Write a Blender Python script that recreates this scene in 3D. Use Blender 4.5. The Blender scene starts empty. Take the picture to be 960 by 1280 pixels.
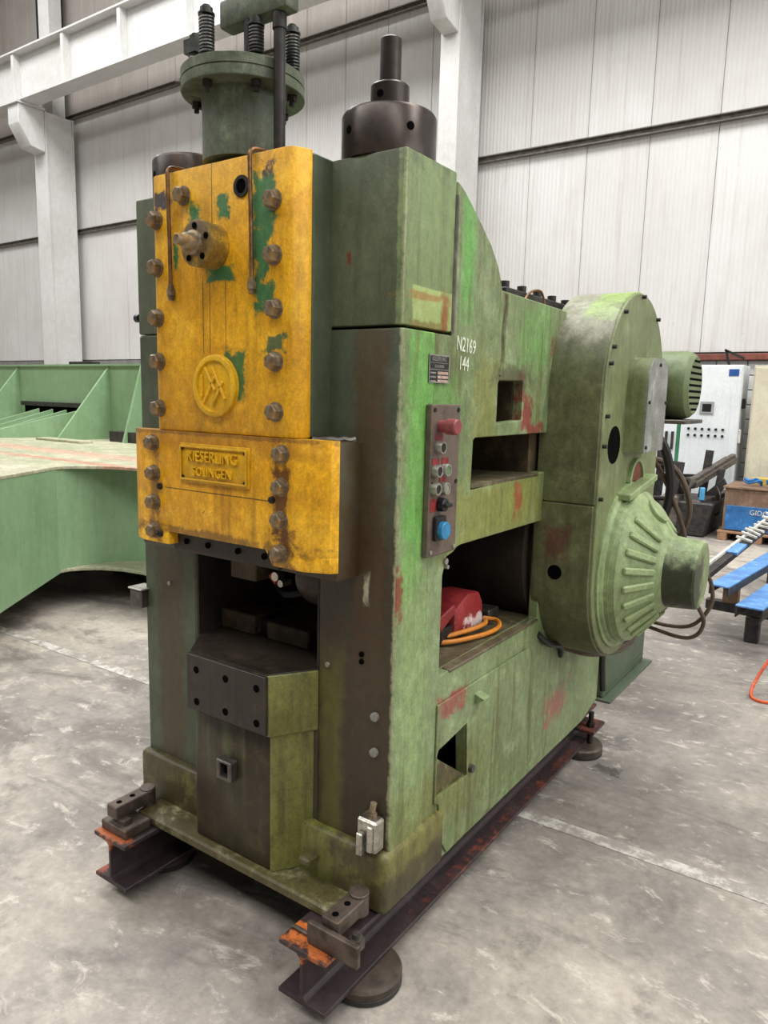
import bpy, bmesh, math, random
from mathutils import Vector, Matrix
random.seed(7)
S = bpy.context.scene
COL = S.collection
R = math.radians

# ------------------------------------------------------------------ camera
cd = bpy.data.cameras.new('camera'); cam = bpy.data.objects.new('camera', cd); COL.objects.link(cam)
S.camera = cam
YAW, PITCH, ROLL = R(-34.634), R(-8.929), R(1.4084)
fw = Vector((math.sin(YAW)*math.cos(PITCH), math.cos(YAW)*math.cos(PITCH), math.sin(PITCH)))
r0 = Vector((math.cos(YAW), -math.sin(YAW), 0)); u0 = r0.cross(fw)
rt = r0*math.cos(ROLL)+u0*math.sin(ROLL); up = -r0*math.sin(ROLL)+u0*math.cos(ROLL)
m = Matrix((rt, up, -fw)).transposed().to_4x4(); m.translation = Vector((1.01, -1.52, 1.6))
cam.matrix_world = m
cd.sensor_fit = 'VERTICAL'; cd.sensor_height = 36.0; cd.sensor_width = 27.0
cd.lens = 923.0/1280*36.0; cd.clip_start = 0.05; cd.clip_end = 200

# ------------------------------------------------------------------ light
w = bpy.data.worlds.new('daylight'); S.world = w; w.use_nodes = True
bg = w.node_tree.nodes['Background']; bg.inputs[0].default_value = (0.93, 0.97, 1.0, 1); bg.inputs[1].default_value = 0.09
def skylight(name, loc, sx, sy, power, rot=(0, 0, 0), col=(1, .995, .985)):
    l = bpy.data.lights.new(name, 'AREA'); l.shape = 'RECTANGLE'; l.size = sx; l.size_y = sy; l.energy = power; l.color = col
    o = bpy.data.objects.new(name, l); COL.objects.link(o); o.location = loc; o.rotation_euler = rot
    return o
skylight('roof_skylight', (-2.0, 3.6, 12.9), 34, 4.5, 3200)
skylight('roof_skylight', (-2.0, -7.0, 12.9), 34, 4.0, 2100)
skylight('side_fill_lamp', (13.8, 3.0, 6.0), 4.0, 13.0, 400, (0, R(90), 0), (0.97, 0.99, 1))  # unseen lamp added to brighten the right flank of the press
vs = S.view_settings
vs.view_transform = 'Standard'; vs.look = 'None'; vs.exposure = 0.62; vs.gamma = 1.0; vs.use_curve_mapping = False

# ------------------------------------------------------------------ node helpers
def lin(c):
    if isinstance(c, str): c = tuple(int(c[i:i+2], 16) for i in (0, 2, 4))
    f = lambda v: (v/255/12.92) if v/255 <= .04045 else ((v/255+.055)/1.055)**2.4
    return (f(c[0]), f(c[1]), f(c[2]), 1)
class NT:
    def __init__(s, name):
        s.m = bpy.data.materials.new(name); s.m.use_nodes = True; s.t = s.m.node_tree; s.t.nodes.clear()
        s.out = s.t.nodes.new('ShaderNodeOutputMaterial'); s.b = s.t.nodes.new('ShaderNodeBsdfPrincipled')
        s.t.links.new(s.b.outputs[0], s.out.inputs[0])
        s.co = s.t.nodes.new('ShaderNodeTexCoord').outputs['Object']
    def L(s, a, b): s.t.links.new(a, b)
    def put(s, sock, v):
        if isinstance(v, bpy.types.NodeSocket): s.L(v, sock)
        else: sock.default_value = v
    def math(s, op, a, b=None, c=None, clamp=False):
        n = s.t.nodes.new('ShaderNodeMath'); n.operation = op; n.use_clamp = clamp
        s.put(n.inputs[0], a)
        if b is not None: s.put(n.inputs[1], b)
        if c is not None: s.put(n.inputs[2], c)
        return n.outputs[0]
    def vmath(s, op, a, b):
        n = s.t.nodes.new('ShaderNodeVectorMath'); n.operation = op; s.put(n.inputs[0], a); s.put(n.inputs[1], b); return n.outputs[0]
    def noise(s, scale, detail=4, rough=.55, vec=None, dist=0):
        n = s.t.nodes.new('ShaderNodeTexNoise'); s.put(n.inputs['Vector'], vec or s.co)
        n.inputs['Scale'].default_value = scale; n.inputs['Detail'].default_value = detail; n.inputs['Roughness'].default_value = rough
        n.inputs['Distortion'].default_value = dist
        return n.outputs['Fac']
    def ss(s, v, a, b, lo=0., hi=1.):
        n = s.t.nodes.new('ShaderNodeMapRange'); n.interpolation_type = 'SMOOTHSTEP'
        s.put(n.inputs[0], v); n.inputs[1].default_value = a; n.inputs[2].default_value = b
        n.inputs[3].default_value = lo; n.inputs[4].default_value = hi
        return n.outputs[0]
    def mix(s, f, a, b):
        n = s.t.nodes.new('ShaderNodeMix'); n.data_type = 'RGBA'
        s.put(n.inputs[0], f); s.put(n.inputs[6], a); s.put(n.inputs[7], b); return n.outputs[2]
    def box(s, c, h, soft=.15, amp=.25, nsc=14):
        """1 inside a box with ragged edge, in object space"""
        d = s.vmath('SUBTRACT', s.co, c); d = s.vmath('ABSOLUTE', d, (0, 0, 0)); d = s.vmath('DIVIDE', d, h)
        sp = s.t.nodes.new('ShaderNodeSeparateXYZ'); s.L(d, sp.inputs[0])
        v = s.math('MAXIMUM', s.math('MAXIMUM', sp.outputs[0], sp.outputs[1]), sp.outputs[2])
        if amp: v = s.math('ADD', v, s.math('MULTIPLY', s.math('SUBTRACT', s.noise(nsc, 7, .72, dist=.4), .5), amp*6))
        return s.ss(v, 1+soft, 1-soft)
    def bump(s, h, strength=.3, dist=.01):
        n = s.t.nodes.new('ShaderNodeBump'); n.inputs['Strength'].default_value = strength; n.inputs['Distance'].default_value = dist
        s.L(h, n.inputs['Height']); s.L(n.outputs[0], s.b.inputs['Normal'])
    def fin(s, col, rough, metal=0., spec=None):
        s.put(s.b.inputs['Base Color'], col); s.put(s.b.inputs['Roughness'], rough); s.put(s.b.inputs['Metallic'], metal)
        if spec is not None: s.b.inputs['Specular IOR Level'].default_value = spec
        return s.m

def paint(name, base, dark, light, stain='2e2618', chip='5a3a30', wear=.5, streak=.5, chips=.35, rough=.45, scale=1., masks=(), lines=(), bumps=.25, rawmasks=()):
    """old machine paint: mottling, vertical dirt runs, specks and chips"""
    n = NT(name)
    big = n.noise(2.2*scale, 5, .6, dist=.3); mid = n.noise(11*scale, 8, .68); fine = n.noise(70*scale, 6, .7)
    c = n.mix(n.ss(big, .35, .7), lin(base), lin(dark))
    c = n.mix(n.math('MULTIPLY', n.ss(mid, .5, .72), .75*wear+.2), c, lin(light))
    c = n.mix(n.math('MULTIPLY', n.ss(mid, .47, .3), wear*.8), c, lin(dark))
    for (ce, h, soft, amp, col, amt) in masks:
        mk = n.box(ce, h, soft, amp)
        c = n.mix(n.math('MULTIPLY', mk, amt), c, lin(col))
    sv = n.vmath('MULTIPLY', n.co, (26, 26, 1.6))
    st = n.math('MULTIPLY', n.ss(n.noise(1.0, 5, .6, vec=sv), .46, .68), n.ss(n.noise(1.7, 3, .5), .36, .58))
    c = n.mix(n.math('MULTIPLY', st, streak), c, lin(stain))
    for (ce, h) in lines:
        c = n.mix(n.math('MULTIPLY', n.box(ce, h, .1, .0), .8), c, lin('231c12'))
    c = n.mix(n.math('MULTIPLY', n.ss(fine, .62, .7), .35*wear), c, lin(stain))
    ch = n.math('MULTIPLY', n.ss(n.noise(17*scale, 9, .72, dist=.4), .67, .685), n.ss(n.noise(3.1, 3, .5), .45, .6))
    c = n.mix(n.math('MULTIPLY', ch, chips*2, clamp=True), c, lin(chip))
    for (ce, h, soft, amp, col, amt) in rawmasks:
        mk = n.box(ce, h, soft, amp, 22)
        c = n.mix(n.math('MULTIPLY', mk, amt), c, lin(col))
    g1 = n.noise(1., 9, .74, vec=n.vmath('MULTIPLY', n.co, (46*scale, 46*scale, 24*scale)), dist=.2); g2 = n.noise(150*scale, 6, .7)
    c = n.mix(n.math('MULTIPLY', n.ss(g1, .62, .68), .4*wear), c, lin(light))
    hv = n.t.nodes.new('ShaderNodeHueSaturation'); n.L(c, hv.inputs['Color'])
    v = n.math('ADD', 1., n.math('ADD', n.math('MULTIPLY', n.math('SUBTRACT', g1, .5), 1.9*wear+.25), n.math('MULTIPLY', n.math('SUBTRACT', g2, .5), 1.5*wear+.2)))
    v = n.math('ADD', v, n.math('MULTIPLY', n.math('SUBTRACT', mid, .5), 1.0*wear))
    n.L(v, hv.inputs['Value']); c = hv.outputs['Color']
    hgt = n.math('ADD', n.math('MULTIPLY', g1, .8), n.math('MULTIPLY', fine, .35))
    hgt = n.math('ADD', hgt, n.math('SUBTRACT', n.math('MULTIPLY', mid, .6), n.math('MULTIPLY', ch, .7)))
    hgt_old = n.math('ADD', n.math('MULTIPLY', fine, .35), n.math('SUBTRACT', n.math('MULTIPLY', mid, .8), n.math('MULTIPLY', ch, .7)))
    n.bump(hgt, bumps, .006)
    ro = n.math('ADD', rough-.12, n.math('MULTIPLY', mid, .3))
    return n.fin(c, ro, 0., .4)

def metal(name, base, dark, rough=.45, metallic=.75, scale=1., rust=None, rustamt=.5, bumps=.2):
    n = NT(name)
    a = n.noise(9*scale, 7, .65); b = n.noise(60*scale, 5, .6)
    c = n.mix(n.ss(a, .38, .66), lin(base), lin(dark))
    if rust: c = n.mix(n.math('MULTIPLY', n.ss(n.noise(6*scale, 8, .7, dist=.5), .5, .62), rustamt), c, lin(rust))
    n.bump(n.math('ADD', a, n.math('MULTIPLY', b, .5)), bumps, .004)
    return n.fin(c, n.math('ADD', rough-.15, n.math('MULTIPLY', a, .3)), metallic)
def plain(name, col, rough=.5, metallic=0., var=.12, scale=6):
    n = NT(name); a = n.noise(scale, 6, .6)
    l = lin(col); d = tuple(v*(1-var*2.2) for v in l[:3])+(1,)
    return n.fin(n.mix(n.ss(a, .35, .7), l, d), rough, metallic)

# ------------------------------------------------------------------ mesh helpers
WL = {}
def add(name, bm, mat, parent=None, loc=(0, 0, 0), bevel=0, seg=1, sharp=35, kind=None, keep=False):
    """link bm as ONE mesh object; loc is a world position (vertices are relative to it)"""
    if isinstance(bm, bmesh.types.BMesh):
        bmesh.ops.recalc_face_normals(bm, faces=bm.faces)
        if bevel:
            ed = [e for e in bm.edges if len(e.link_faces) == 2 and e.calc_face_angle(0) > .45]
            bmesh.ops.bevel(bm, geom=ed, offset=bevel, segments=seg, affect='EDGES', clamp_overlap=True, profile=.5)
        me = bpy.data.meshes.new(name); bm.to_mesh(me); bm.free()
        for p in me.polygons: p.use_smooth = True
        me.set_sharp_from_angle(angle=R(sharp))
        me.materials.append(mat)
    else: me = bm
    o = bpy.data.objects.new(name, me); COL.objects.link(o)
    setp(o, parent, loc)
    if kind: o['kind'] = kind
    return o
def setp(o, parent, loc):
    loc = Vector(loc); WL[o] = loc
    if parent: o.parent = parent; o.location = loc-WL[parent]
    else: o.location = loc
def thing(name, label, cat, loc=(0, 0, 0), group=None):
    o = bpy.data.objects.new(name, None); COL.objects.link(o); o.empty_display_size = .1
    setp(o, None, loc); o['label'] = label; o['category'] = cat
    if group: o['group'] = group
    return o
def tag(o, label, cat, group=None):
    o['label'] = label; o['category'] = cat
    if group: o['group'] = group
    return o
def B(): return bmesh.new()
def box(bm, x0, x1, y0, y1, z0, z1):
    v = [bm.verts.new((x, y, z)) for x in (x0, x1) for y in (y0, y1) for z in (z0, z1)]
    for f in ((0, 1, 3, 2), (4, 6, 7, 5), (0, 4, 5, 1), (2, 3, 7, 6), (0, 2, 6, 4), (1, 5, 7, 3)): bm.faces.new([v[i] for i in f])
    return bm
def mapax(ax, p, t):
    return (t, p[0], p[1]) if ax == 'x' else (p[0], t, p[1]) if ax == 'y' else (p[0], p[1], t)
def prism(bm, pts, ax, a, b):
    lo = [bm.verts.new(mapax(ax, p, a)) for p in pts]; hi = [bm.verts.new(mapax(ax, p, b)) for p in pts]
    bm.faces.new(lo); bm.faces.new(hi[::-1]); k = len(pts)
    for i in range(k): bm.faces.new((lo[i], hi[i], hi[(i+1) % k], lo[(i+1) % k]))
    return bm
def holed(bm, outer, holes, ax, a, b):
    es = []; bm2 = bmesh.new()
    for loop in [outer]+holes:
        vs_ = [bm2.verts.new(mapax(ax, p, a)) for p in loop]
        es += [bm2.edges.new((vs_[i], vs_[(i+1) % len(vs_)])) for i in range(len(vs_))]
    r = bmesh.ops.triangle_fill(bm2, use_beauty=True, use_dissolve=False, edges=es)
    fs = [g for g in r['geom'] if isinstance(g, bmesh.types.BMFace)]
    e = bmesh.ops.extrude_face_region(bm2, geom=fs)
    d = Vector(mapax(ax, (0, 0), b-a))
    bmesh.ops.translate(bm2, verts=[g for g in e['geom'] if isinstance(g, bmesh.types.BMVert)], vec=d)
    bmesh.ops.dissolve_limit(bm2, angle_limit=.01, verts=bm2.verts, edges=bm2.edges)
    me = bpy.data.meshes.new('tmp'); bm2.to_mesh(me); bm2.free(); bm.from_mesh(me); bpy.data.meshes.remove(me)
    return bm
def frame_of(d):
    d = Vector(d).normalized(); a = Vector((0, 0, 1)) if abs(d.z) < .9 else Vector((1, 0, 0))
    x = d.cross(a).normalized(); return d, x, d.cross(x)
def lathe(bm, o, d, prof, n=32, a0=0):
    """prof: (distance along d, radius)"""
    d, x, y = frame_of(d); o = Vector(o); rings = []
    for t, r in prof:
        if r < 1e-6: rings.append([bm.verts.new(o+d*t)])
        else: rings.append([bm.verts.new(o+d*t+(x*math.cos(a0+2*math.pi*i/n)+y*math.sin(a0+2*math.pi*i/n))*r) for i in range(n)])
    for A, C in zip(rings, rings[1:]):
        for i in range(n):
            j = (i+1) % n
            if len(A) == 1 and len(C) == 1: continue
            if len(A) == 1: bm.faces.new((A[0], C[j], C[i]))
            elif len(C) == 1: bm.faces.new((A[i], A[j], C[0]))
            else: bm.faces.new((A[i], A[j], C[j], C[i]))
    for rg in (rings[0], rings[-1]):
        if len(rg) > 1 and not (rings[0] is rings[-1]): bm.faces.new(rg)
    return bm
def cyl(bm, a, b, r, r2=None, n=24, a0=0):
    a = Vector(a); b = Vector(b); L = (b-a).length
    return lathe(bm, a, b-a, [(0, r), (L, r if r2 is None else r2)], n, a0)
def smooth_path(pts, k=6):
    P = [Vector(p) for p in pts]; out = []
    for i in range(len(P)-1):
        p0 = P[max(i-1, 0)]; p1 = P[i]; p2 = P[i+1]; p3 = P[min(i+2, len(P)-1)]
        for j in range(k):
            t = j/k
            out.append(.5*((2*p1)+(p2-p0)*t+(2*p0-5*p1+4*p2-p3)*t*t+(3*p1-p0-3*p2+p3)*t**3))
    return out+[P[-1]]
def tube(bm, pts, r, n=8, smooth=6):
    P = smooth_path(pts, smooth) if smooth else [Vector(p) for p in pts]
    rings = []; prev = None
    for i, p in enumerate(P):
        d = (P[min(i+1, len(P)-1)]-P[max(i-1, 0)]).normalized()
        if prev is None: _, x, y = frame_of(d)
        else:
            x = (prev-d*prev.dot(d)).normalized(); y = d.cross(x)
        prev = x
        rings.append([bm.verts.new(p+(x*math.cos(2*math.pi*k/n)+y*math.sin(2*math.pi*k/n))*r) for k in range(n)])
    for A, C in zip(rings, rings[1:]):
        for i in range(n): bm.faces.new((A[i], A[(i+1) % n], C[(i+1) % n], C[i]))
    bm.faces.new(rings[0]); bm.faces.new(rings[-1])
    return bm
def bar(bm, a, b, w, h, upv=(0, 0, 1)):
    """box section w x h from a to b"""
    a = Vector(a); b = Vector(b); d = (b-a).normalized(); s = d.cross(Vector(upv)).normalized(); u = s.cross(d)
    v = [bm.verts.new(q+s*i*w/2+u*j*h/2) for q in (a, b) for i in (-1, 1) for j in (-1, 1)]
    for f in ((0, 1, 3, 2), (4, 6, 7, 5), (0, 4, 5, 1), (2, 3, 7, 6), (0, 2, 6, 4), (1, 5, 7, 3)): bm.faces.new([v[i] for i in f])
    return bm
def arc(cx, cy, r, a0, a1, n):
    return [(cx+r*math.cos(R(a0+(a1-a0)*i/n)), cy+r*math.sin(R(a0+(a1-a0)*i/n))) for i in range(n+1)]
def circ(cx, cy, r, n=20): return arc(cx, cy, r, 0, 360, n)[:-1]
def text_mesh(body, size, depth, sx=1.0):
    cu = bpy.data.curves.new('lettering', 'FONT'); cu.body = body; cu.size = size; cu.extrude = depth; cu.align_x = 'CENTER'; cu.align_y = 'CENTER'
    cu.resolution_u = 2
    o = bpy.data.objects.new('lettering', cu); COL.objects.link(o)
    dg = bpy.context.evaluated_depsgraph_get(); me = bpy.data.meshes.new_from_object(o.evaluated_get(dg))
    bpy.data.objects.remove(o); bpy.data.curves.remove(cu)
    for v in me.vertices: v.co.x *= sx
    return me
def text(name, body, size, depth, mat, parent, loc, rot, sx=1.0):
    me = text_mesh(body, size, depth, sx); me.materials.clear(); me.materials.append(mat)
    o = bpy.data.objects.new(name, me); COL.objects.link(o); setp(o, parent, loc); o.rotation_euler = rot
    return o
ROT_FRONT = (R(90), 0, 0)            # text facing -Y
ROT_RIGHT = (R(90), 0, R(90))        # text facing +X

# ------------------------------------------------------------------ materials
G_B, G_D, G_L = '6e7c57', '5b6845', '838f6a'
M = {}
M['green'] = paint('green_paint', G_B, G_D, G_L)
M['green_front_shaded'] = paint('green_front_shaded_paint', '4c5442', '3d4432', '5a614c', wear=.35, streak=.25, chips=.15,  # flank paint with front shade put into the base; brown marks are grease
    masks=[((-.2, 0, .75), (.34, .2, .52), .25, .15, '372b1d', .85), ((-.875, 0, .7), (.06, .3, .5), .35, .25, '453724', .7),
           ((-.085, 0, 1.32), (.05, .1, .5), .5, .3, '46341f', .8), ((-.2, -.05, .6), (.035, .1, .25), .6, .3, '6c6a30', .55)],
    rawmasks=[((-.165, 0, 1.94), (.006, .02, .014), .5, .5, '6b3226', 1), ((-.09, 0, 1.10), (.008, .02, .03), .5, .5, 'a9a58c', .9), ((-.0, .0, 1.3), (.006, .006, 1.0), .5, .7, '9fa17c', .6)])
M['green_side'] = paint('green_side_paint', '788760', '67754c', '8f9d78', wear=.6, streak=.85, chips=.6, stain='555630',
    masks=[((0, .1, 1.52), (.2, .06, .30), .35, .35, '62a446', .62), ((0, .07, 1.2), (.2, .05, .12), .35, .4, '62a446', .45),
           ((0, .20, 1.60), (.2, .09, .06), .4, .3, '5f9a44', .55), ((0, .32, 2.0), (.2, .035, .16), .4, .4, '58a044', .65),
           ((0, .8, 1.8), (.2, .12, .09), .5, .5, '5f9a4a', .45), ((0, .6, 1.25), (.2, .34, .09), .4, .35, '7d7c33', .65),
           ((0, .46, 1.55), (.2, .07, .16), .5, .4, '7a7a35', .55), ((0, .1, .42), (.2, .4, .1), .4, .3, '6a6a35', .6),
           ((0, .1, .8), (.2, .07, .3), .5, .4, '87a067', .5)],
    rawmasks=[((-.0, .0, 1.3), (.006, .006, 1.0), .5, .7, '9fa17c', .6), ((0, .005, 1.1), (.03, .02, .06), .3, .6, '7d3a2c', .9), ((0, .755, 1.55), (.03, .035, .05), .3, .7, '7e3a34', .9),
              ((0, .82, 1.50), (.03, .06, .02), .3, .7, '7a3a34', .9), ((0, .72, 1.28), (.03, .025, .05), .4, .8, '8a4a30', .9),
              ((0, .33, .70), (.03, .07, .03), .4, .8, '8a4a44', .85), ((0, 1.18, .40), (.03, .10, .05), .4, .9, '9a5a55', .8),
              ((0, .70, 1.62), (.03, .02, .06), .5, .5, '7a443a', .7), ((0, .95, 1.78), (.03, .02, .03), .5, .5, '6c3a30', .7),
              ((0, .63, 1.67), (.03, .12, .03), .6, .5, '4a4230', .7), ((0, .56, 1.8), (.03, .012, .12), .6, .5, '57503a', .7)])
M['green_head_shaded'] = paint('green_head_shaded_paint', '545c45', '454c36', '666e54', wear=.4, streak=.3, chips=.2,
    masks=[((0, .12, 1.95), (.02, .13, .22), .2, .2, '7d8f60', .8)],  # light on the flank painted in: side face lightened over a darker base
    rawmasks=[((-.0, .0, 1.3), (.006, .006, 1.0), .5, .7, '9fa17c', .6), ((0, .143, 1.815), (.03, .099, .055), .04, .05, '9fb070', .95), ((0, .20, 1.80), (.03, .018, .06), .5, .5, '8a5230', .9),
              ((0, .11, 1.775), (.03, .08, .012), .5, .6, '7d6a3a', .8), ((0, .12, 1.848), (.03, .08, .008), .5, .6, '9a6a3a', .7),
              ((-.165, 0, 1.94), (.006, .02, .014), .5, .5, '6b3226', 1)])
M['green_cover'] = paint('green_cover_paint', '5f6343', '4b4e34', '737652', wear=.6, streak=.4, chips=.25, stain='3a3a26',
    masks=[((.1, 1.25, 1.98), (.2, .3, .05), .5, .5, '8a8a78', .75), ((.1, 1.05, 1.87), (.1, .15, .06), .5, .6, '8d8b7c', .7),
           ((.14, 1.2, 2.0), (.06, .2, .1), .4, .4, '7f9a4a', .8)],
    rawmasks=[((.06, .93, 1.1), (.04, .02, .05), .5, .6, '5a3f30', .9)])
M['green_cover_face'] = paint('green_cover_face_paint', '727b54', '616945', '848c66', wear=.5, streak=.4, chips=.12, stain='4a4a2c')
M['green_top'] = paint('green_cylinder_paint', '565d4a', '434a3a', '70775f', wear=.7, streak=.5, chips=.3, stain='25261c', scale=1.6)
M['green_light'] = paint('green_clutch_paint', '8a9a6c', '73835a', '9fae82', wear=.5, streak=.3, chips=.25, stain='3a4028')
M['green_hub'] = paint('green_hub_paint', '8a9a6c', '6f7d56', '9fae82', wear=.6, streak=.25, chips=.4, stain='3a4028',
    rawmasks=[((.42, 1.16, .95), (.095, .13, .11), .4, .3, '25281a', .95)])
M['green_dirty'] = paint('green_greasy_paint', '4d472b', '3a3120', '6c6838', wear=.7, streak=.6, chips=.2, stain='2e2415', rough=.4,
    masks=[((-.27, -.05, .55), (.1, .12, .5), .2, .2, '6f7038', .8), ((0.02, .14, .36), (.03, .2, .05), .4, .3, '6f6c38', .7)])
M['green_base'] = paint('green_base_paint', '565030', '403823', '8b8868', wear=.8, streak=.3, chips=.2, stain='2e2415', rough=.45, scale=1.4)
M['grease'] = paint('greased_plate', '2f2820', '241d17', '3e352b', wear=.6, streak=.5, chips=.2, stain='191410', rough=.42)
M['pedestal'] = paint('greased_pedestal_paint', '3a3020', '2d2418', '504a2c', wear=.6, streak=.6, chips=.2, stain='4d5a3a', rough=.42)
YG = '3f6a3e'
M['yellow'] = paint('yellow_paint', 'dba41a', 'c68d12', 'e8b832', stain='5a3a12', chip='4a3420', wear=.55, streak=.35, chips=.3, rough=.4,
    lines=[((-.518, -.128, 2.1), (.0016, .02, .09)), ((-.556, -.128, 1.8), (.0014, .02, .1)), ((-.53, -.128, 1.8), (.0014, .02, .1)), ((-.47, -.128, 1.8), (.0014, .02, .1))],
    rawmasks=[((-.335, -.128, 2.06), (.035, .03, .09), .25, .55, YG, 1), ((-.34, -.128, 1.94), (.03, .03, .07), .3, .8, YG, 1),
              ((-.335, -.128, 1.84), (.025, .03, .035), .3, .7, YG, 1), ((-.585, -.128, 2.05), (.026, .03, .04), .3, .7, YG, 1),
              ((-.475, -.128, 2.07), (.018, .03, .026), .3, .9, YG, 1), ((-.49, -.128, 1.905), (.045, .03, .018), .3, .4, YG, 1),
              ((-.44, -.128, 1.64), (.035, .03, .06), .2, .4, '4a6a38', 1), ((-.715, -.128, 2.11), (.028, .03, .024), .3, .9, '3c3530', 1),
              ((-.32, -.128, 2.145), (.02, .03, .018), .3, .9, '4a2f22', 1), ((-.3, -.128, 1.725), (.03, .03, .02), .3, .9, '55603a', 1),
              ((-.66, -.128, 1.96), (.008, .03, .03), .3, .9, YG, 1)])
M['yellow_low'] = paint('yellow_block_paint', 'dea61a', 'cb9014', 'eab834', stain='4a2d12', chip='4a3222', wear=.65, streak=.4, chips=.4, rough=.4,
    masks=[((-.5, -.14, 1.47), (.36, .02, .03), .6, .4, '8a5a18', .6)],
    lines=[((-.5, -.14, 1.325), (.21, .02, .0016))],
    rawmasks=[((-.262, -.14, 1.33), (.022, .03, .11), .4, .7, '4d2318', .85), ((-.76, -.14, 1.3), (.018, .03, .1), .5, .9, '5a3a1a', .6),
              ((-.25, -.14, 1.2), (.03, .03, .05), .5, .9, '5a2f1c', .7), ((-.5, -.14, 1.203), (.3, .03, .012), .5, .9, '5a3d1c', .7), ((-.5, -.14, 1.485), (.4, .03, .006), .5, .9, '5a3a1c', .6)])
M['yellow_name'] = paint('yellow_nameplate_paint', 'd8a818', 'c3920f', 'e2ba35', stain='5a3a12', wear=.4, streak=.2, chips=.1)
M['bolt'] = metal('worn_bolt_head', '8f8068', '57493a', .5, .5, 3, rust='a2762a', rustamt=.55)
M['steel'] = metal('dull_steel', '6a6660', '4c4742', .45, .8, 1.5)
M['oil_steel'] = metal('oiled_dark_steel', '3f3631', '2c2521', .32, .55, 1.2, rust='53402f', rustamt=.5, bumps=.1)
M['dark_steel'] = metal('dark_steel', '35322f', '24211f', .5, .5, 2)
M['spring'] = metal('spring_steel', '4a4a46', '2e2e2c', .4, .6, 2)
M['beam'] = paint('beam_steel', '34292a', '2a2122', '453838', stain='2a1c16', chip='8a4a22', wear=.6, streak=.1, chips=.25, rough=.45,
    rawmasks=[((-.09, -.2, .2), (.075, .035, .02), .4, .9, 'b5622c', .9), ((-.9, -.22, .2), (.07, .02, .02), .4, .8, 'a85a30', .85), ((-.96, -.22, .07), (.02, .02, .03), .4, .8, 'a04a30', .7),
              ((-.01, 1.15, .15), (.03, .6, .07), .4, .7, '7d4030', .7)])
M['weld_bar'] = metal('clamp_steel', '5d524b', '40372f', .5, .5, 2, rust='6e5a48', rustamt=.5)
M['rubber'] = plain('black_rubber', '2b2725', .6)
M['pad'] = metal('pad_steel', '55493f', '3a312b', .5, .4, 2)
M['black'] = plain('black_plastic', '16161a', .4)
M['hole'] = NT('bore_black').fin(lin('040404'), .95, 0., .05)
M['white_plastic'] = plain('worn_white_plastic', 'cfcdc4', .5, 0, .2, 20)
M['chrome'] = metal('bright_metal', 'bcb8ae', '8c8880', .3, .9, 3)
M['red_label'] = plain('red_label', '8c2a2a', .5, 0, .25, 60)
M['red_btn'] = plain('faded_red_plastic', '93464a', .45, 0, .15, 30)
M['blue_cap'] = plain('blue_plastic', '2b7fae', .4, 0, .15, 30)
M['panel_metal'] = metal('panel_plate', '6c5f56', '584c44', .5, .35, 2, rust='7a6658', rustamt=.4)
M['plate_black'] = plain('black_nameplate', '1c1d1e', .4)
M['plate_field'] = plain('nameplate_field', 'b59b8e', .5, 0, .2, 80)
M['plate_edge'] = metal('nameplate_rim', 'a8a69c', '84827a', .4, .6, 3)
M['chalk'] = plain('chalk', 'dfe8d2', .9, 0, .2, 90)
M['copper'] = metal('copper_pipe', '8a6440', '5c4128', .4, .6, 3)
M['grey_guard'] = paint('worn_grey_guard', '83857f', '6a6c66', '9a9b95', wear=.8, streak=.2, chips=.4, chip='55574f', stain='4c4c46')
M['motor'] = paint('motor_paint', '66744f', '525f3e', '7d8b64', wear=.3, streak=.3, chips=.12, stain='2b2d1e', rawmasks=[((.1, 1.66, 1.6), (.1, .1, .12), .6, .3, '22251a', .7)])
M['interior'] = paint('greasy_shaded_interior', '2a241b', '1c1812', '3a3327', stain='0f0d0a', wear=.5, streak=.3, chips=.1, rough=.6)  # greasy brown, darkened to carry the shade inside the press
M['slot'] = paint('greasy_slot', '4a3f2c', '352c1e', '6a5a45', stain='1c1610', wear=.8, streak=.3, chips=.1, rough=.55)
M['ledge'] = paint('greasy_ledge', '5a4f3c', '45402c', '7a7356', stain='6a7040', wear=.8, streak=.0, chips=.3, chip='7a8a52', rough=.5)
M['pedal_red'] = paint('worn_red_pedal', '8e2a2c', '6f2022', 'a23a3a', stain='3a1a18', chip='d8c8c4', wear=.5, streak=.1, chips=.5, rough=.4,
    rawmasks=[((-.13, .70, .845), (.2, .09, .022), .3, .9, 'd5c5c0', .9)])
M['orange'] = plain('orange_cable', 'c87a1e', .5, 0, .1, 40)
M['hose'] = plain('black_hose', '1b1a19', .5)
M['hose_brown'] = plain('brown_hose', '5a4a3a', .55, 0, .2, 20)
M['tank'] = paint('dark_green_tank_paint', '4d5a47', '434f3e', '59654f', wear=.3, streak=.2, chips=.1)
M['frame_green'] = paint('pale_green_frame_paint', '87a47e', '7b9872', '96b18c', stain='56705a', chip='4f604c', wear=.1, streak=.15, chips=.12, scale=.6, bumps=.1)
M['frame_bed'] = paint('bare_bed_plate', 'a3a088', '93967a', 'b5ab98', stain='8a6a5a', chip='a06a60', wear=.8, streak=.0, chips=.3, scale=.5, bumps=.1,
    rawmasks=[((-5, 2.2, 1.05), (2.5, .12, .03), .6, .8, 'b98a78', .7), ((-4.2, 1.75, 1.05), (1.0, .06, .03), .6, .8, 'b0705f', .7)])
M['dark_void'] = plain('dark_underside', '23262a', .8)
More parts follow.
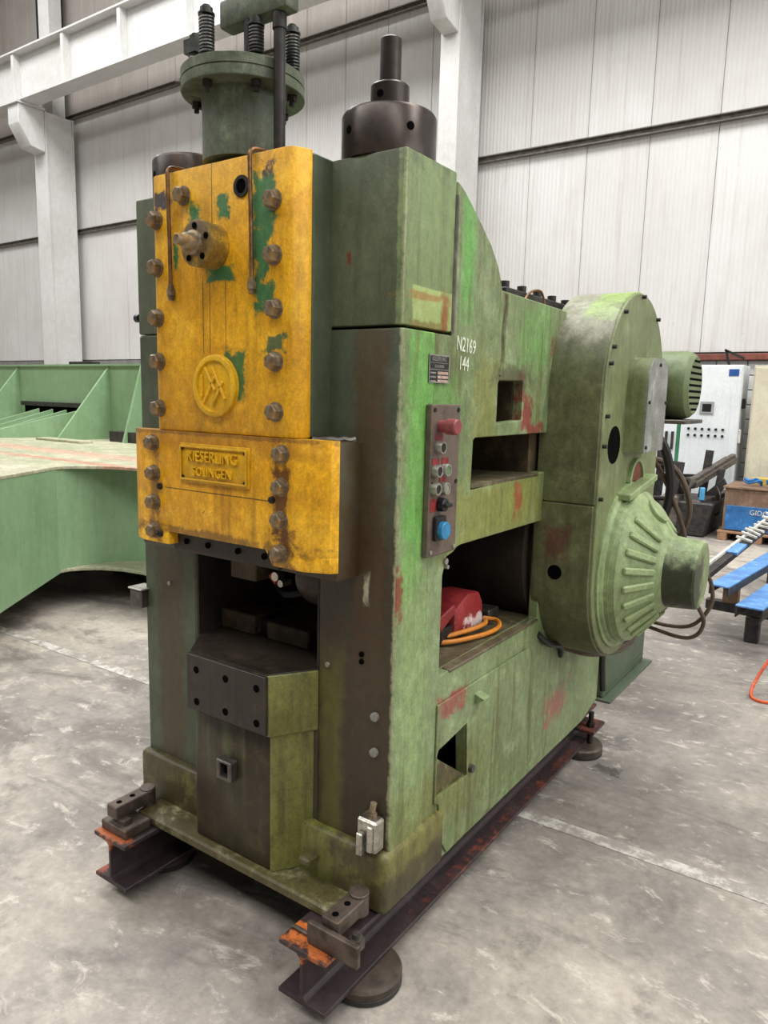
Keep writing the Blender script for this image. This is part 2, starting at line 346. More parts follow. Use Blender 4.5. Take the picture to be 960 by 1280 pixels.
# hall
def wall_panel_mat(nm='ribbed_cladding', A='cbcbc9', Bc='bfbdba', Cc='b5b2ae'):
    n = NT(nm)
    sx = n.t.nodes.new('ShaderNodeSeparateXYZ'); n.L(n.co, sx.inputs[0])
    rib = n.math('SINE', n.math('MULTIPLY', sx.outputs[0], 2*math.pi/.062))
    geo = n.t.nodes.new('ShaderNodeNewGeometry').outputs['Position']
    rnd = n.t.nodes.new('ShaderNodeObjectInfo').outputs['Random']
    c = n.mix(n.ss(n.noise(.7, 5, .6, vec=geo), .3, .7), lin(A), lin(Bc))
    c = n.mix(n.math('MULTIPLY', rnd, .35), c, lin(Cc))
    sv = n.vmath('MULTIPLY', geo, (9, 9, .55))
    c = n.mix(n.math('MULTIPLY', n.ss(n.noise(1, 6, .65, vec=sv), .5, .75), .45), c, lin('a59c92'))
    c = n.mix(n.math('MULTIPLY', n.ss(n.noise(4, 8, .7, vec=geo, dist=.6), .63, .75), .5), c, lin('8d847a'))
    n.bump(rib, .35, .006)
    return n.fin(c, .55)
M['panel'] = wall_panel_mat(); M['panel_dusty'] = wall_panel_mat('dusty_ribbed_cladding', '8f8983', '837c75', '7b746d')
M['backing'] = plain('cladding_joint', 'b0aaa2', .8)
M['girt'] = metal('steel_girt', '6f6b62', '55524a', .6, .2, 1.5, rust='4c4238', rustamt=.5)
M['white_steel'] = paint('white_steel_paint', 'c6c6c4', 'bebdba', 'd0d0ce', stain='a8a49c', chip='9a958c', wear=.12, streak=.15, chips=.1, scale=.4, bumps=.05)
M['red_steel'] = paint('red_oxide_rail', '7c4438', '683a30', '8a5246', stain='4a3028')
M['block'] = plain('white_painted_block', 'c9c9c9', .7, 0, .1, 5)
M['mortar'] = plain('grey_mortar', '7c7a78', .9)
M['cab_white'] = paint('white_cabinet_paint', 'd6dadb', 'cbd0d2', 'e0e3e4', stain='a3a49f', chip='8c8c88', wear=.12, streak=.2, chips=.15, bumps=.05)
M['beige'] = paint('beige_cabinet_paint', 'c9c3ae', 'bcb59f', 'd4cfbc', stain='98917d', wear=.12, streak=.3, bumps=.05)
M['dkgreen'] = plain('green_strip', '2a7a4e', .5)
M['label_blue'] = plain('blue_label', '1f4f94', .5)
M['mach_dark'] = metal('dirty_dark_machine', '3b3835', '27252a', .5, .4, 2, rust='4f463d', rustamt=.5)
M['mach_grey'] = metal('worn_grey_rail', '6d665f', '4a4540', .45, .5, 2)
M['blue_paint'] = paint('blue_paint', '2f6ca8', '27598c', '4a83b8', stain='3a3f48', chip='6a6a6c', wear=.5, streak=.1, chips=.3)
M['blue_beam'] = paint('blue_beam_paint', '4f80b8', '406b9c', '7aa0c8', stain='4b5563', chip='39404a', wear=.7, streak=.0, chips=.35)
M['wood'] = paint('rough_wood', '7d6552', '685242', '8f7865', stain='4a3a2e', chip='4a3a2e', wear=.6, streak=.0, chips=.2, rough=.7)
M['pallet'] = paint('pallet_wood', '957256', '7d5d45', 'a98668', stain='4a3a2e', wear=.5, streak=.0, chips=.2, rough=.75)
M['strap'] = plain('orange_strap', 'c9532a', .6, 0, .2, 30)
M['darkblue_glass'] = plain('dark_window', '23282c', .2)
def concrete():
    n = NT('concrete_floor')
    a = n.noise(.8, 8, .65, dist=.4); b = n.noise(4.5, 9, .7); f = n.noise(60, 5, .6)
    c = n.mix(n.ss(a, .36, .62), lin('a89f93'), lin('827b75'))
    c = n.mix(n.math('MULTIPLY', n.ss(b, .5, .7), .55), c, lin('bdb5a8'))
    c = n.mix(n.math('MULTIPLY', n.ss(b, .48, .3), .8), c, lin('66605b'))
    sv = n.vmath('MULTIPLY', n.co, (.8, 1.5, 1))
    c = n.mix(n.math('MULTIPLY', n.ss(n.noise(1.3, 7, .7, vec=sv, dist=.8), .5, .64), .75), c, lin('5d5853'))
    c = n.mix(n.math('MULTIPLY', n.ss(n.noise(2.6, 6, .6, dist=.3), .7, .74), .6), c, lin('4f4b48'))
    c = n.mix(n.math('MULTIPLY', n.ss(f, .6, .72), .25), c, lin('5d5955'))
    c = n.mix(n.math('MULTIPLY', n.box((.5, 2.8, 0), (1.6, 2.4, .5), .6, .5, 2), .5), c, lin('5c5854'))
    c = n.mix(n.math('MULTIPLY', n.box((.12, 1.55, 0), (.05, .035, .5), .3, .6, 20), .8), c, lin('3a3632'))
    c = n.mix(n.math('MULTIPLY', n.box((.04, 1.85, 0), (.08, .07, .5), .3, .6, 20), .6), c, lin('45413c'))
    sm = n.vmath('MULTIPLY', n.co, (3.5, 6, 1)); c = n.mix(n.math('MULTIPLY', n.ss(n.noise(2.2, 8, .75, vec=sm, dist=.5), .55, .66), .55), c, lin('c6beb2'))
    hv = n.t.nodes.new('ShaderNodeHueSaturation'); n.L(c, hv.inputs['Color'])
    n.L(n.math('ADD', 1., n.math('MULTIPLY', n.math('SUBTRACT', n.noise(22, 9, .75), .5), 1.1)), hv.inputs['Value']); c = hv.outputs['Color']
    n.bump(n.math('ADD', b, n.math('MULTIPLY', f, .4)), .12, .006)
    return n.fin(c, n.math('ADD', .42, n.math('MULTIPLY', b, .3)))
M['concrete'] = concrete()
def worn_line():
    n = NT('worn_floor_line')
    c = n.mix(n.ss(n.noise(9, 9, .75), .40, .56), lin('c3beb6'), lin('8d867f'))
    return n.fin(c, .6)
M['line'] = worn_line()

# ================================================================== THE HALL
def struct(name, bm, mat, **k):
    o = add(name, bm, mat, **k); o['kind'] = 'structure'; return o
floor = struct('floor', box(B(), -26, 15, -16, 10.2, -.2, 0), M['concrete'])
ln = B(); prism(ln, [(-9, .80), (6, 1.09), (6, 1.155), (-9, .865)], 'z', -.01, .0025); add('painted_line', ln, M['line'], floor)
WY = 9.8
wall = struct('wall_back', box(B(), -26, 15, WY+.06, WY+.3, 0, 13.2), M['backing'])
PW = .92
pan_me = {}
for tier, (z0, z1) in enumerate(((2.32, 5.40), (5.44, 8.04), (8.09, 12.9))):
    bm = box(B(), -PW/2+.003, PW/2-.003, -.03, .045, z0, z1)
    bmesh.ops.bevel(bm, geom=[e for e in bm.edges if abs(e.verts[0].co.z-e.verts[1].co.z) > 1], offset=.008, segments=1, affect='EDGES')
    me = bpy.data.meshes.new('panel'); bm.to_mesh(me); bm.free(); me.materials.append(M['panel' if tier < 2 else 'panel_dusty'])
    x = -24.9
    while x < 6: add('panel', me, None, wall, (x, WY+.02, 0)); x += PW
# block-work under the cladding beside the switch cabinets
struct('wall_dado', box(B(), -26, 15, WY+.0, WY+.055, 0, 2.3), M['mortar'])
bwall = bpy.data.objects['wall_dado']
bm = box(B(), -.193, .193, -.03, .02, -.094, .094); bmesh.ops.bevel(bm, geom=bm.edges[:], offset=.006, segments=1, affect='EDGES')
me = bpy.data.meshes.new('block'); bm.to_mesh(me); bm.free(); me.materials.append(M['block'])
for r in range(11):
    for k in range(9): add('block', me, None, bwall, (-2.2+k*.4+(.2 if r % 2 else 0), WY-.005, .1+r*.2))
for i, z in enumerate((5.42, 8.065)):
    b = B(); prism(b, [(WY-.10, z-.07), (WY-.02, z-.07), (WY-.02, z+.03), (WY-.10, z+.03), (WY-.10, z+.015), (WY-.05, z+.015), (WY-.05, z-.055), (WY-.10, z-.055)], 'x', -26, 6)
    struct('trim_%d' % (i+1), b, M['girt'])
b = B(); prism(b, [(WY-.12, 2.20), (WY-.03, 2.20), (WY-.03, 2.29), (WY-.12, 2.29)], 'x', -2.6, 5); struct('trim_3', b, M['red_steel'], bevel=.01)
struct('wall_right', box(B(), 14, 14.2, -16, 10, 0, 13.2), plain('far_wall', 'b5b2ac', .8))
struct('wall_left', box(B(), -26.2, -26, -16, 10, 0, 13.2), M['panel'])
struct('ceiling', box(B(), -26, 14.2, -16, 10.2, 13.1, 13.3), plain('roof_deck', 'b8b8b4', .8))
win = struct('window_1', box(B(), -17.6, -16.5, WY-.02, WY+.0, 10.0, 12.4), M['darkblue_glass'])
glass = NT('milky_glazing').fin(lin('dfe6ea'), .4)
struct('side_fill_glazing', box(B(), 13.9, 14.02, -3.5, 9.5, 4, 8), glass)  # unseen glazing added behind the side fill lamp
struct('window_3', box(B(), -19, 15, 1.35, 5.85, 13.0, 13.12), glass)
struct('window_4', box(B(), -19, 15, -9, -5, 13.0, 13.12), glass)
# columns with corbels
def column(x0, x1, label):
    t = thing('column', label, 'column', ((x0+x1)/2, 9.2, 0), 'white steel columns along the back wall')
    y0, y1 = 8.9, 9.62
    b = B(); box(b, x0, x1, y0, y0+.03, 0, 7.9); box(b, x0, x1, y1-.03, y1, 0, 7.9); box(b, x1-.06, x1-.035, y0+.03, y1-.03, 0, 7.9); box(b, x0+.035, x0+.06, y0+.03, y1-.03, 0, 7.9)
    add('shaft', b, M['white_steel'], t)
    u = box(B(), x0-.25, x1-.32, y0+.4, y1, 7.9, 12.9); add('upper_shaft', u, M['white_steel'], t)
    c = B(); prism(c, [(y0, 7.0), (y0-.36, 7.06), (y0-.62, 7.5), (y0-.62, 7.9), (y0, 7.9)], 'x', x0+.03, x1-.03)
    add('corbel', c, M['white_steel'], t, bevel=.012)
    p = box(B(), x0-.02, x1+.02, y0-.68, y0, 7.9, 7.95); add('bearing_plate', p, M['white_steel'], t)
    b = box(B(), x0-.08, x1+.08, y0-.08, y1+.05, 0, .03); add('base_plate', b, M['white_steel'], t)
    return t
column(-5.35, -5.02, 'white painted steel column behind the dark adjusting cylinder on the press')
column(-16.47, -15.97, 'white painted steel column above the pale green frame at far left')
t = thing('crane_runway_beam', 'white crane runway girder with stiffener ribs across the upper left', 'girder', (-12, 8.5, 7.95))
add('bottom_flange', box(B(), -26, 6, 8.3, 8.72, 7.955, 7.99), M['white_steel'], t)
add('web', box(B(), -26, 6, 8.5, 8.53, 7.99, 8.97), M['white_steel'], t)
add('top_flange', box(B(), -26, 6, 8.3, 8.72, 8.97, 9.005), M['white_steel'], t)
add('crane_rail', box(B(), -26, 6, 8.47, 8.55, 9.005, 9.09), M['girt'], t)
me = None
for k in range(16):
    x = -25.9+1.93*k
    if me is None:
        o = add('stiffener', box(B(), -.045, .045, 8.33, 8.5, 7.99, 8.97), M['white_steel'], t, (x, 0, 0)); me = o.data
    else: add('stiffener', me, None, t, (x, 0, 0))

# ================================================================== THE PRESS
P = thing('forging_press', 'tall worn green press with yellow front plates, standing on two steel beams', 'press', (-.5, .6, .205))
def part(name, bm, mat, bevel=.004, parent=P, **k): return add(name, bm, mat, parent, bevel=bevel, **k)

# base
b = B(); box(b, -.915, -.06, -.12, .05, .205, .237); part('base_flange', b, M['green_base'], .006)
b = B()
prism(b, [(-1.012, -.03), (-.655, -.03), (-.655, .2), (-1.012, .2)], 'z', .206, .385)
part('plinth', b, M['green_dirty'], .018, seg=3)
b = B(); prism(b, [(-.30, -.03), (.014, -.03), (.014, .27), (.0, .30), (-.03, .30), (-.3, .30)], 'z', .206, .385)
part('plinth', b, M['green_dirty'], .022, seg=3)
b = B(); box(b, -.998, -.004, .05, 1.5, .207, .235); part('bottom_plate', b, M['interior'], .002)
b = B(); box(b, -.75, -.25, .003, .04, .24, .837); part('breast_plate', b, M['green_front_shaded'], 0)
b = box(B(), -.7495, -.742, .004, .62, .84, 1.2); part('window_shade_sheet', b, M['interior'], 0)  # dark sheets over the inner column faces, standing in for shade
b = box(B(), -.258, -.2505, .004, .62, .84, 1.2); part('window_shade_sheet', b, M['interior'], 0)
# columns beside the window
b = B(); box(b, -1.0, -.75, 0, .24, .3, 1.77); part('column', b, M['green_front_shaded'], .006)
b = B(); box(b, -.25, 0, 0, .158, .3, 1.765); rc = part('column', b, M['green_front_shaded'], .008, seg=2)
# side skin of the right column (faces the operator's panel)
b = B(); box(b, -.02, .002, .004, .155, .35, 1.764); part('side_skin', b, M['green_side'], .003)
# head
b = B(); box(b, -1.0, 0, 0, .24, 1.772, 2.176); part('head_block', b, M['green_head_shaded'], .006, seg=2)
b = B(); prism(b, [(-.779, .01), (-.779, -.072), (-.221, -.072), (-.221, .01)], 'z', 1.49, 2.176); part('head_housing', b, M['green_front_shaded'], .004)
b = B(); prism(b, [(-.885, .01), (-.885, -.092), (-.115, -.092), (-.115, .01)], 'z', 1.13, 1.484); part('guide_housing', b, M['green_front_shaded'], .008, seg=2)
# weld bead over the guide housing
b = B(); pts = [(-.215+.012*k, -.075+.007*k+random.uniform(-.003, .003), 1.487+random.uniform(-.002, .003)) for k in range(9)]
tube(b, pts, .009, 8, 3); part('weld_bead', b, M['steel'], 0)
b = B(); box(b, -.76, -.24, .0, .22, 1.16, 1.78); part('slide', b, M['interior'])
# yellow upper plate
b = B(); prism(b, [(-.779, -.0745), (-.779, -.09), (-.76, -.120), (-.745, -.128), (-.257, -.128), (-.244, -.122), (-.224, -.09), (-.221, -.0745)], 'z', 1.4885, 2.182)
yp = part('upper_plate', b, M['yellow'], .004, seg=2)
b = B(); yl = [(-.883, -.0935), (-.883, -.10), (-.86, -.125), (-.81, -.14), (-.186, -.14), (-.174, -.135), (-.122, -.113), (-.110, -.095), (-.110, -.0935)]
prism(b, yl, 'z', 1.196, 1.488)
def clip_x(pl, lo, hi): return [p for p in pl if lo <= p[0] <= hi]
prism(b, [(-.883, -.0935), (-.883, -.10), (-.86, -.125), (-.81, -.14), (-.70, -.14), (-.70, -.0935)], 'z', 1.158, 1.196)
prism(b, [(-.292, -.0935), (-.292, -.14), (-.186, -.14), (-.174, -.135), (-.122, -.113), (-.110, -.095), (-.110, -.0935)], 'z', 1.156, 1.196)
prism(b, [(-.292, 1.156), (-.292, 1.1961), (-.318, 1.1961), (-.306, 1.182), (-.298, 1.168)], 'y', -.14, -.094)
lp = part('lower_plate', b, M['yellow_low'], .004, seg=2)
# guide plate under the yellow block
b = B(); prism(b, [(-.72, 1.20), (-.72, 1.136), (-.30, 1.136), (-.30, 1.20)], 'y', -.108, -.09); gp = part('guide_plate', b, M['grease'], .003)
for x in (-.66, -.57, -.45, -.35):
    b = B(); cyl(b, (0, 0, 0), (0, -.006, 0), .009, n=10); add('screw', b, M['hole'], gp, (x, -.107, 1.168))
# hex bolts
def hexbolt(name, r, h):
    b = B(); lathe(b, (0, 0, 0), (0, -1, 0), [(0, r*1.18), (.004, r*1.18), (.0045, r)], 20)
    lathe(b, (0, 0, 0), (0, -1, 0), [(.003, r), (h-.004, r), (h, r*.82), (h, 0)], 6, a0=.3)
    bmesh.ops.recalc_face_normals(b, faces=b.faces)
    me = bpy.data.meshes.new(name); b.to_mesh(me); b.free(); me.materials.append(M['bolt'])
    return me
hb = hexbolt('bolt', .0215, .026)
for x, z in ((-.625, 2.114), (-.298, 2.064), (-.739, 2.063), (-.740, 1.937), (-.741, 1.801), (-.740, 1.681), (-.742, 1.550), (-.297, 1.935), (-.294, 1.807), (-.292, 1.678), (-.291, 1.553)):
    o = add('bolt', hb, None, yp, (x, -.128, z)); o.rotation_euler = (0, random.uniform(0, 1), 0)
for x, z in ((-.759, 1.451), (-.757, 1.363), (-.759, 1.278), (-.759, 1.194), (-.258, 1.449), (-.260, 1.365), (-.263, 1.281), (-.263, 1.193)):
    o = add('bolt', hb, None, lp, (x, -.14, z)); o.rotation_euler = (0, random.uniform(0, 1), 0); o.scale = (.96, 1, .96)
for x, z in ((-.733, 1.326), (-.292, 1.330), (-.735, 1.186), (-.292, 1.19)):
    b = B(); lathe(b, (0, 0, 0), (0, -1, 0), [(0, .010), (.008, .009), (.01, .006), (.01, 0)], 12); add('set_screw', b, M['dark_steel'], lp, (x, -.14, z))
# port hole, spool, emblem, pipes on the upper plate
b = B(); lathe(b, (0, 0, 0), (0, -1, 0), [(0, .027), (.004, .026), (.004, .018), (-.002, .016), (-.002, 0)], 28)
pr = add('oil_port', b, M['dark_steel'], yp, (-.409, -.128, 2.110))
b = B(); lathe(b, (0, 0, 0), (0, -1, 0), [(0, .0165), (.0012, .0165), (.0012, 0)], 24); add('bore', b, M['hole'], pr, (-.409, -.1275, 2.110))
M['spool'] = paint('worn_yellow_steel', 'b08a28', '5c4a2c', 'c49a2c', stain='2e2415', chip='3a3020', wear=.9, streak=.2, chips=.6, scale=2.5,
    rawmasks=[((0, -.055, .04), (.06, .03, .025), .5, .5, '3f372c', .8)])
b = B(); lathe(b, (0, 0, 0), (0, -1, 0), [(0, .057), (.036, .055), (.037, .058), (.062, .058), (.064, .054), (.064, 0)], 36)
sp = add('adjusting_spindle', b, M['spool'], yp, (-.51, -.128, 1.972))
b = B(); lathe(b, (0, 0, 0), (0, -1, 0), [(0, .031), (.012, .030), (.016, .024), (.034, .021), (.04, .014), (.060, .013), (.062, .011), (.062, 0)], 24)
add('spindle_nose', b, M['bolt'], sp, (-.51, -.192, 1.972))
for k in range(5):
    a = R(20+72*k); b = B(); cyl(b, (0, 0, 0), (0, -.003, 0), .008, n=12); add('cap_screw', b, M['hole'], sp, (-.51+.043*math.cos(a), -.1915, 1.972+.043*math.sin(a)))
b = B(); lathe(b, (0, 0, 0), (0, -1, 0), [(0, .084), (.012, .082), (.014, .078), (.014, .068), (.008, .066), (.008, 0)], 44)
em = add('round_emblem', b, M['yellow_name'], yp, (-.506, -.128, 1.615))
def stroke(x0, z0, x1, z1, w=.008):
    b = B(); bar(b, (x0, 0, z0), (x1, 0, z1), w, .010, (0, 1, 0)); return b
for (x0, z0, x1, z1) in ((-.034, .05, .004, -.012), (-.04, -.045, .004, .025), (-.006, .05, .042, -.035), (-.006, -.05, .034, .012), (-.046, .03, -.046, -.03)):
    add('raised_stroke', stroke(x0, z0, x1, z1), M['yellow_name'], em, (-.506, -.138, 1.615), bevel=.002)
for x, zz in ((-.678, 1.842), (-.370, 1.842)):
    b = B(); tube(b, [(x+.02, -.06, 2.19), (x+.006, -.10, 2.195), (x, -.134, 2.186), (x, -.138, 2.14), (x+.002, -.137, 2.0), (x+.003, -.137, zz+.04)], .0055, 8)
    pi = add('oil_pipe', b, M['copper'], yp)
    b = B(); lathe(b, (x+.003, -.137, zz+.045), (0, 0, -1), [(0, .008), (.012, .009), (.013, .012), (.03, .012), (.031, .009), (.042, .008)], 6); add('pipe_fitting', b, M['bolt'], pi)
# nameplate with raised letters
b = B(); box(b, -.642, -.369, -.146, -.139, 1.349, 1.458); npl = part('name_plate', b, M['yellow_name'], .005, parent=lp, seg=2)
def border(name, x0, x1, z0, z1, y, w, h, mat, par):
    b = B(); holed(b, [(x0, z0), (x1, z0), (x1, z1), (x0, z1)], [[(x0+w, z0+w), (x1-w, z0+w), (x1-w, z1-w), (x0+w, z1-w)]], 'y', y, y-h)
    return add(name, b, mat, par, bevel=.0015)
bo = border('raised_border', -.636, -.375, 1.355, 1.452, -.1455, .006, .006, M['yellow_name'], lp)
text('raised_lettering', 'KIESERLING', .042, .0055, M['yellow_name'], lp, (-.506, -.147, 1.423), ROT_FRONT, .90)
text('raised_lettering', 'SOLINGEN', .036, .0055, M['yellow_name'], lp, (-.506, -.147, 1.381), ROT_FRONT, .90)
for x in (-.627, -.384):
    for z in (1.364, 1.443):
        b = B(); cyl(b, (0, 0, 0), (0, -.004, 0), .005, n=8); add('rivet', b, M['dark_steel'], lp, (x, -.1455, z))

# pedestal
b = B(); prism(b, [(-.73, .02), (-.655, -.093), (-.345, -.093), (-.268, .02)], 'z', .236, .70); part('pedestal', b, M['pedestal'], .005)
pe = bpy.data.objects['pedestal']
b = B(); prism(b, [(-.265, .005), (-.3385, -.0985), (-.3435, -.0945), (-.273, .012)], 'z', .24, .668); part('pedestal_cheek', b, M['green_dirty'], 0)
b = B(); prism(b, [(-.745, .12), (-.742, .005), (-.648, -.118), (-.328, -.118), (-.249, .005), (-.2505, .12)], 'z', .66, .838); part('table', b, M['green_dirty'], .004)
b = B(); box(b, -.646, -.327, -.130, -.1185, .668, .838); tp = part('table_front_plate', b, M['grease'], .002)
b = B(); prism(b, [(-.742, .35), (-.742, .006), (-.645, -.117), (-.333, -.117), (-.252, .006), (-.252, .35)], 'z', .8382, .8415); part('table_top_plate', b, M['grease'], .001)
for x, z in ((-.604, .795), (-.482, .797), (-.361, .799), (-.604, .697), (-.484, .698), (-.361, .698)):
    b = B(); lathe(b, (0, 0, 0), (0, -1, 0), [(0, .011), (.001, .011), (.001, .008), (.0014, 0)], 16); add('tapped_hole', b, M['hole'], tp, (x, -.130, z))
# socket box on the pedestal
b = B(); holed(b, [(-.535, .476), (-.473, .476), (-.473, .538), (-.535, .538)], [[(-.521, .486), (-.489, .486), (-.489, .528), (-.521, .528)]], 'y', -.093, -.122)
so = part('socket_box', b, M['steel'], .003); so['label'] = 'small open grey socket box'
b = box(B(), -.522, -.488, -.099, -.094, .485, .529); add('socket_void', b, M['hole'], so)
# lug, latch, bolts on the lower right
b = box(B(), -.255, -.215, -.075, -.02, .288, .312); part('lug', b, M['green_base'], .006)
la = None
b = B(); box(b, -.075, -.01, -.045, -.002, .392, .485); la = part('hinge_block', b, M['chrome'], .006); la['label'] = 'grey metal hinge block'
b = B(); box(b, -.064, -.044, -.062, -.044, .385, .45); box(b, -.034, -.018, -.055, -.044, .40, .475); add('hinge_leaf', b, M['chrome'], la, bevel=.003)
b = B(); cyl(b, (-.042, -.022, .485), (-.036, -.02, .525), .009, n=14); cyl(b, (-.043, -.022, .485), (-.042, -.022, .497), .016, n=6); add('hinge_pin', b, M['bolt'], la)
for z in (.759, .658):
    b = B(); lathe(b, (0, 0, 0), (0, -1, 0), [(0, .013), (.01, .012), (.013, .007), (.013, 0)], 14); add('bolt_head', b, M['white_plastic'] if 0 else M['plate_edge'], P, (-.05, -.001, z))
for x, z in ((-.875, .985), (-.10, .92), (-.10, .90), (-.215, .865)):
    b = B(); lathe(b, (0, 0, 0), (0, -1, 0), [(0, .008), (.004, .007), (.004, 0)], 10); add('grub_screw', b, M['plate_edge' if x < -.2 else 'hole'], P, (x, -.001, z))
# little switch block and knob on the left flank
b = B(); box(b, -1.045, -.985, -.03, .03, .885, .945); sw = part('switch_block', b, M['steel'], .004); 
b = B(); box(b, -1.05, -.98, -.034, .034, .945, .951); add('switch_lid', b, M['plate_edge'], sw, bevel=.002)
b = B(); lathe(b, (-1.0, .02, 1.826), (-1, 0, 0), [(0, .006), (.015, .006), (.016, .013), (.035, .013), (.037, 0)], 16); part('side_knob', b, M['black'], 0)

# window interior
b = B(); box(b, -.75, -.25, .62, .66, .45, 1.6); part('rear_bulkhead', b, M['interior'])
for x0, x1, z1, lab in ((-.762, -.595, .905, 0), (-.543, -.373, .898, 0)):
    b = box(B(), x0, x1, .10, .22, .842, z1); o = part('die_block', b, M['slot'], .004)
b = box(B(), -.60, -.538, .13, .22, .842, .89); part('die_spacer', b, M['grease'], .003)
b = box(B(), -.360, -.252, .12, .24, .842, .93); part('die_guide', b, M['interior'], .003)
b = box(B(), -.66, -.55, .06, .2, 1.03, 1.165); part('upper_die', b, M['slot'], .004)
b = B(); lathe(b, (-.36, .16, 1.06), (.3, -1, 0), [(0, .075), (.05, .075), (.06, .06), (.06, 0)], 28); part('guide_roller', b, M['oil_steel'], 0)
b = B(); lathe(b, (-.50, .12, 1.05), (0, -1, 0), [(0, .014), (.03, .014), (.03, 0)], 14); lathe(b, (-.468, .12, 1.035), (0, -1, 0), [(0, .012), (.04, .011), (.04, 0)], 12); part('hydraulic_fitting', b, M['chrome'], 0)
b = B(); cyl(b, (-.54, .12, 1.045), (-.515, .12, 1.025), .012, n=12); part('red_fitting', b, plain('red_plastic', 'b2402e', .5), 0)
b = B(); tube(b, [(-.60, .2, 1.0), (-.5, .14, .985), (-.42, .16, 1.0), (-.36, .2, .98)], .012, 8); part('hydraulic_hose', b, M['hose'], 0)

# side frame
out_r = [(.158, .30), (.158, 1.764), (.247, 1.764), (.247, 2.157), (.262, 2.153), (.29, 2.140), (.37, 2.090), (.45, 2.034), (.50, 1.985), (.525, 1.945), (.535, 1.918), (1.55, 1.905), (1.55, 1.0), (1.70, .95), (1.70, .25), (1.52, .206), (.30, .206), (.24, .30)]
big = [(.243, .806), (.300, .806), (.945, .812), (.945, 1.176), (.343, 1.178), (.318, 1.174), (.300, 1.163), (.262, 1.155), (.243, 1.105)]
slot = [(.388, 1.334), (.965, 1.352), (.965, 1.488), (.404, 1.486), (.392, 1.478)]
sq = [(.536, 1.525), (.72, 1.533), (.72, 1.650), (.712, 1.658), (.545, 1.655), (.536, 1.645)]
low = [(.238, .43), (.437, .42), (.420, .604), (.400, .602), (.245, .582), (.238, .57)]
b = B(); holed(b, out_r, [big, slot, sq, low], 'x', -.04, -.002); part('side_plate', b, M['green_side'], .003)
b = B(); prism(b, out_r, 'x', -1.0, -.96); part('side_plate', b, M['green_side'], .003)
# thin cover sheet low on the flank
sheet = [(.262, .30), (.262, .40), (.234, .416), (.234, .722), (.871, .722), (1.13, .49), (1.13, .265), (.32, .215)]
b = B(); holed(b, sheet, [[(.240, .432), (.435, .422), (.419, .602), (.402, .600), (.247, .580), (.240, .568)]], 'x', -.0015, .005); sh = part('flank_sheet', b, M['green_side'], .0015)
b = B(); prism(b, [(.0, .645), (.0, .685), (.04, .672)], 'y', .46, .5)
part('finger_tab', b, M['green_side'], 0, parent=sh)
b = B(); cyl(b, (.0, .45, .44), (.018, .45, .44), .013, n=14); part('stub', b, M['steel'], 0, parent=sh)
# ledge in the big opening and interior boxes
b = B(); box(b, -.96, -.0025, .24, 1.5, .77, .806); part('inner_shelf', b, M['ledge'], .003)
b = B(); prism(b, [(-.004, .800), (.003, .801), (.003, .811), (-.03, .812)], 'y', .30, .945); part('shelf_lip', b, M['ledge'], .003)
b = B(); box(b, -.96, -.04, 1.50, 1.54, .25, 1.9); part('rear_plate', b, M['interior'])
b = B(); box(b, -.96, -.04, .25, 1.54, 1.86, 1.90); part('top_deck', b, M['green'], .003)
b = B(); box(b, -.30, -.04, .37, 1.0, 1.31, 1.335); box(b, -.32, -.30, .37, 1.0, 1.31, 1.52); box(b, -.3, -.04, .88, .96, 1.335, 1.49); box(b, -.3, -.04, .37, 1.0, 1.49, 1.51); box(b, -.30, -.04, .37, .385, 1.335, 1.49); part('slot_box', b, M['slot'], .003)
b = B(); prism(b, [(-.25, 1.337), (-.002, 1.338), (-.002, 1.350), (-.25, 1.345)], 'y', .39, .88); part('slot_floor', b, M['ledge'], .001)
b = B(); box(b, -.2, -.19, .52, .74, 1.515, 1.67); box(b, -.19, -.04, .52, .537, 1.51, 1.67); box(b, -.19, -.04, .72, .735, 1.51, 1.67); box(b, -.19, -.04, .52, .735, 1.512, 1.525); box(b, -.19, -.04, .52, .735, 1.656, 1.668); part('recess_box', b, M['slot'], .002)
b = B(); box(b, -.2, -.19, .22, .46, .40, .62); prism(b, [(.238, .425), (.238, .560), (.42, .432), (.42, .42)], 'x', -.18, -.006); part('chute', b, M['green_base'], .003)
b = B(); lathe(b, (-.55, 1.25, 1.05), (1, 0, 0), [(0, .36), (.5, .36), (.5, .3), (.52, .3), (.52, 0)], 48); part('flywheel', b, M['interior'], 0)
# vertical weld seams and ridges on the flank
b = B(); tube(b, [(-.001, .545+.012*math.sin(k*1.3)*.4+.02*(1-k/8), 1.91-.03*k) for k in range(9)], .006, 6, 2); part('weld_seam', b, M['green_side'], 0)
b = B(); tube(b, [(.0, .243+random.uniform(-.003, .003), 1.77+.05*k) for k in range(8)], .006, 6, 2); part('weld_seam', b, M['girt'], 0)
# bolted strip on the deck
b = box(B(), -.14, -.07, .70, 1.36, 1.90, 1.955); st = part('clamping_strip', b, M['dark_steel'], .003)
for k in range(5):
    b = B(); cyl(b, (0, 0, 0), (0, 0, .026), .016, n=16); add('socket_screw', b, M['dark_steel'], st, (-.105, .757+.133*k, 1.955))
b = B(); tube(b, [(-.06, .80, 1.905), (-.06, .86, 1.955), (-.05, .93, 1.965), (-.04, .95, 1.91)], .004, 6); part('thin_pipe', b, M['copper'], 0)
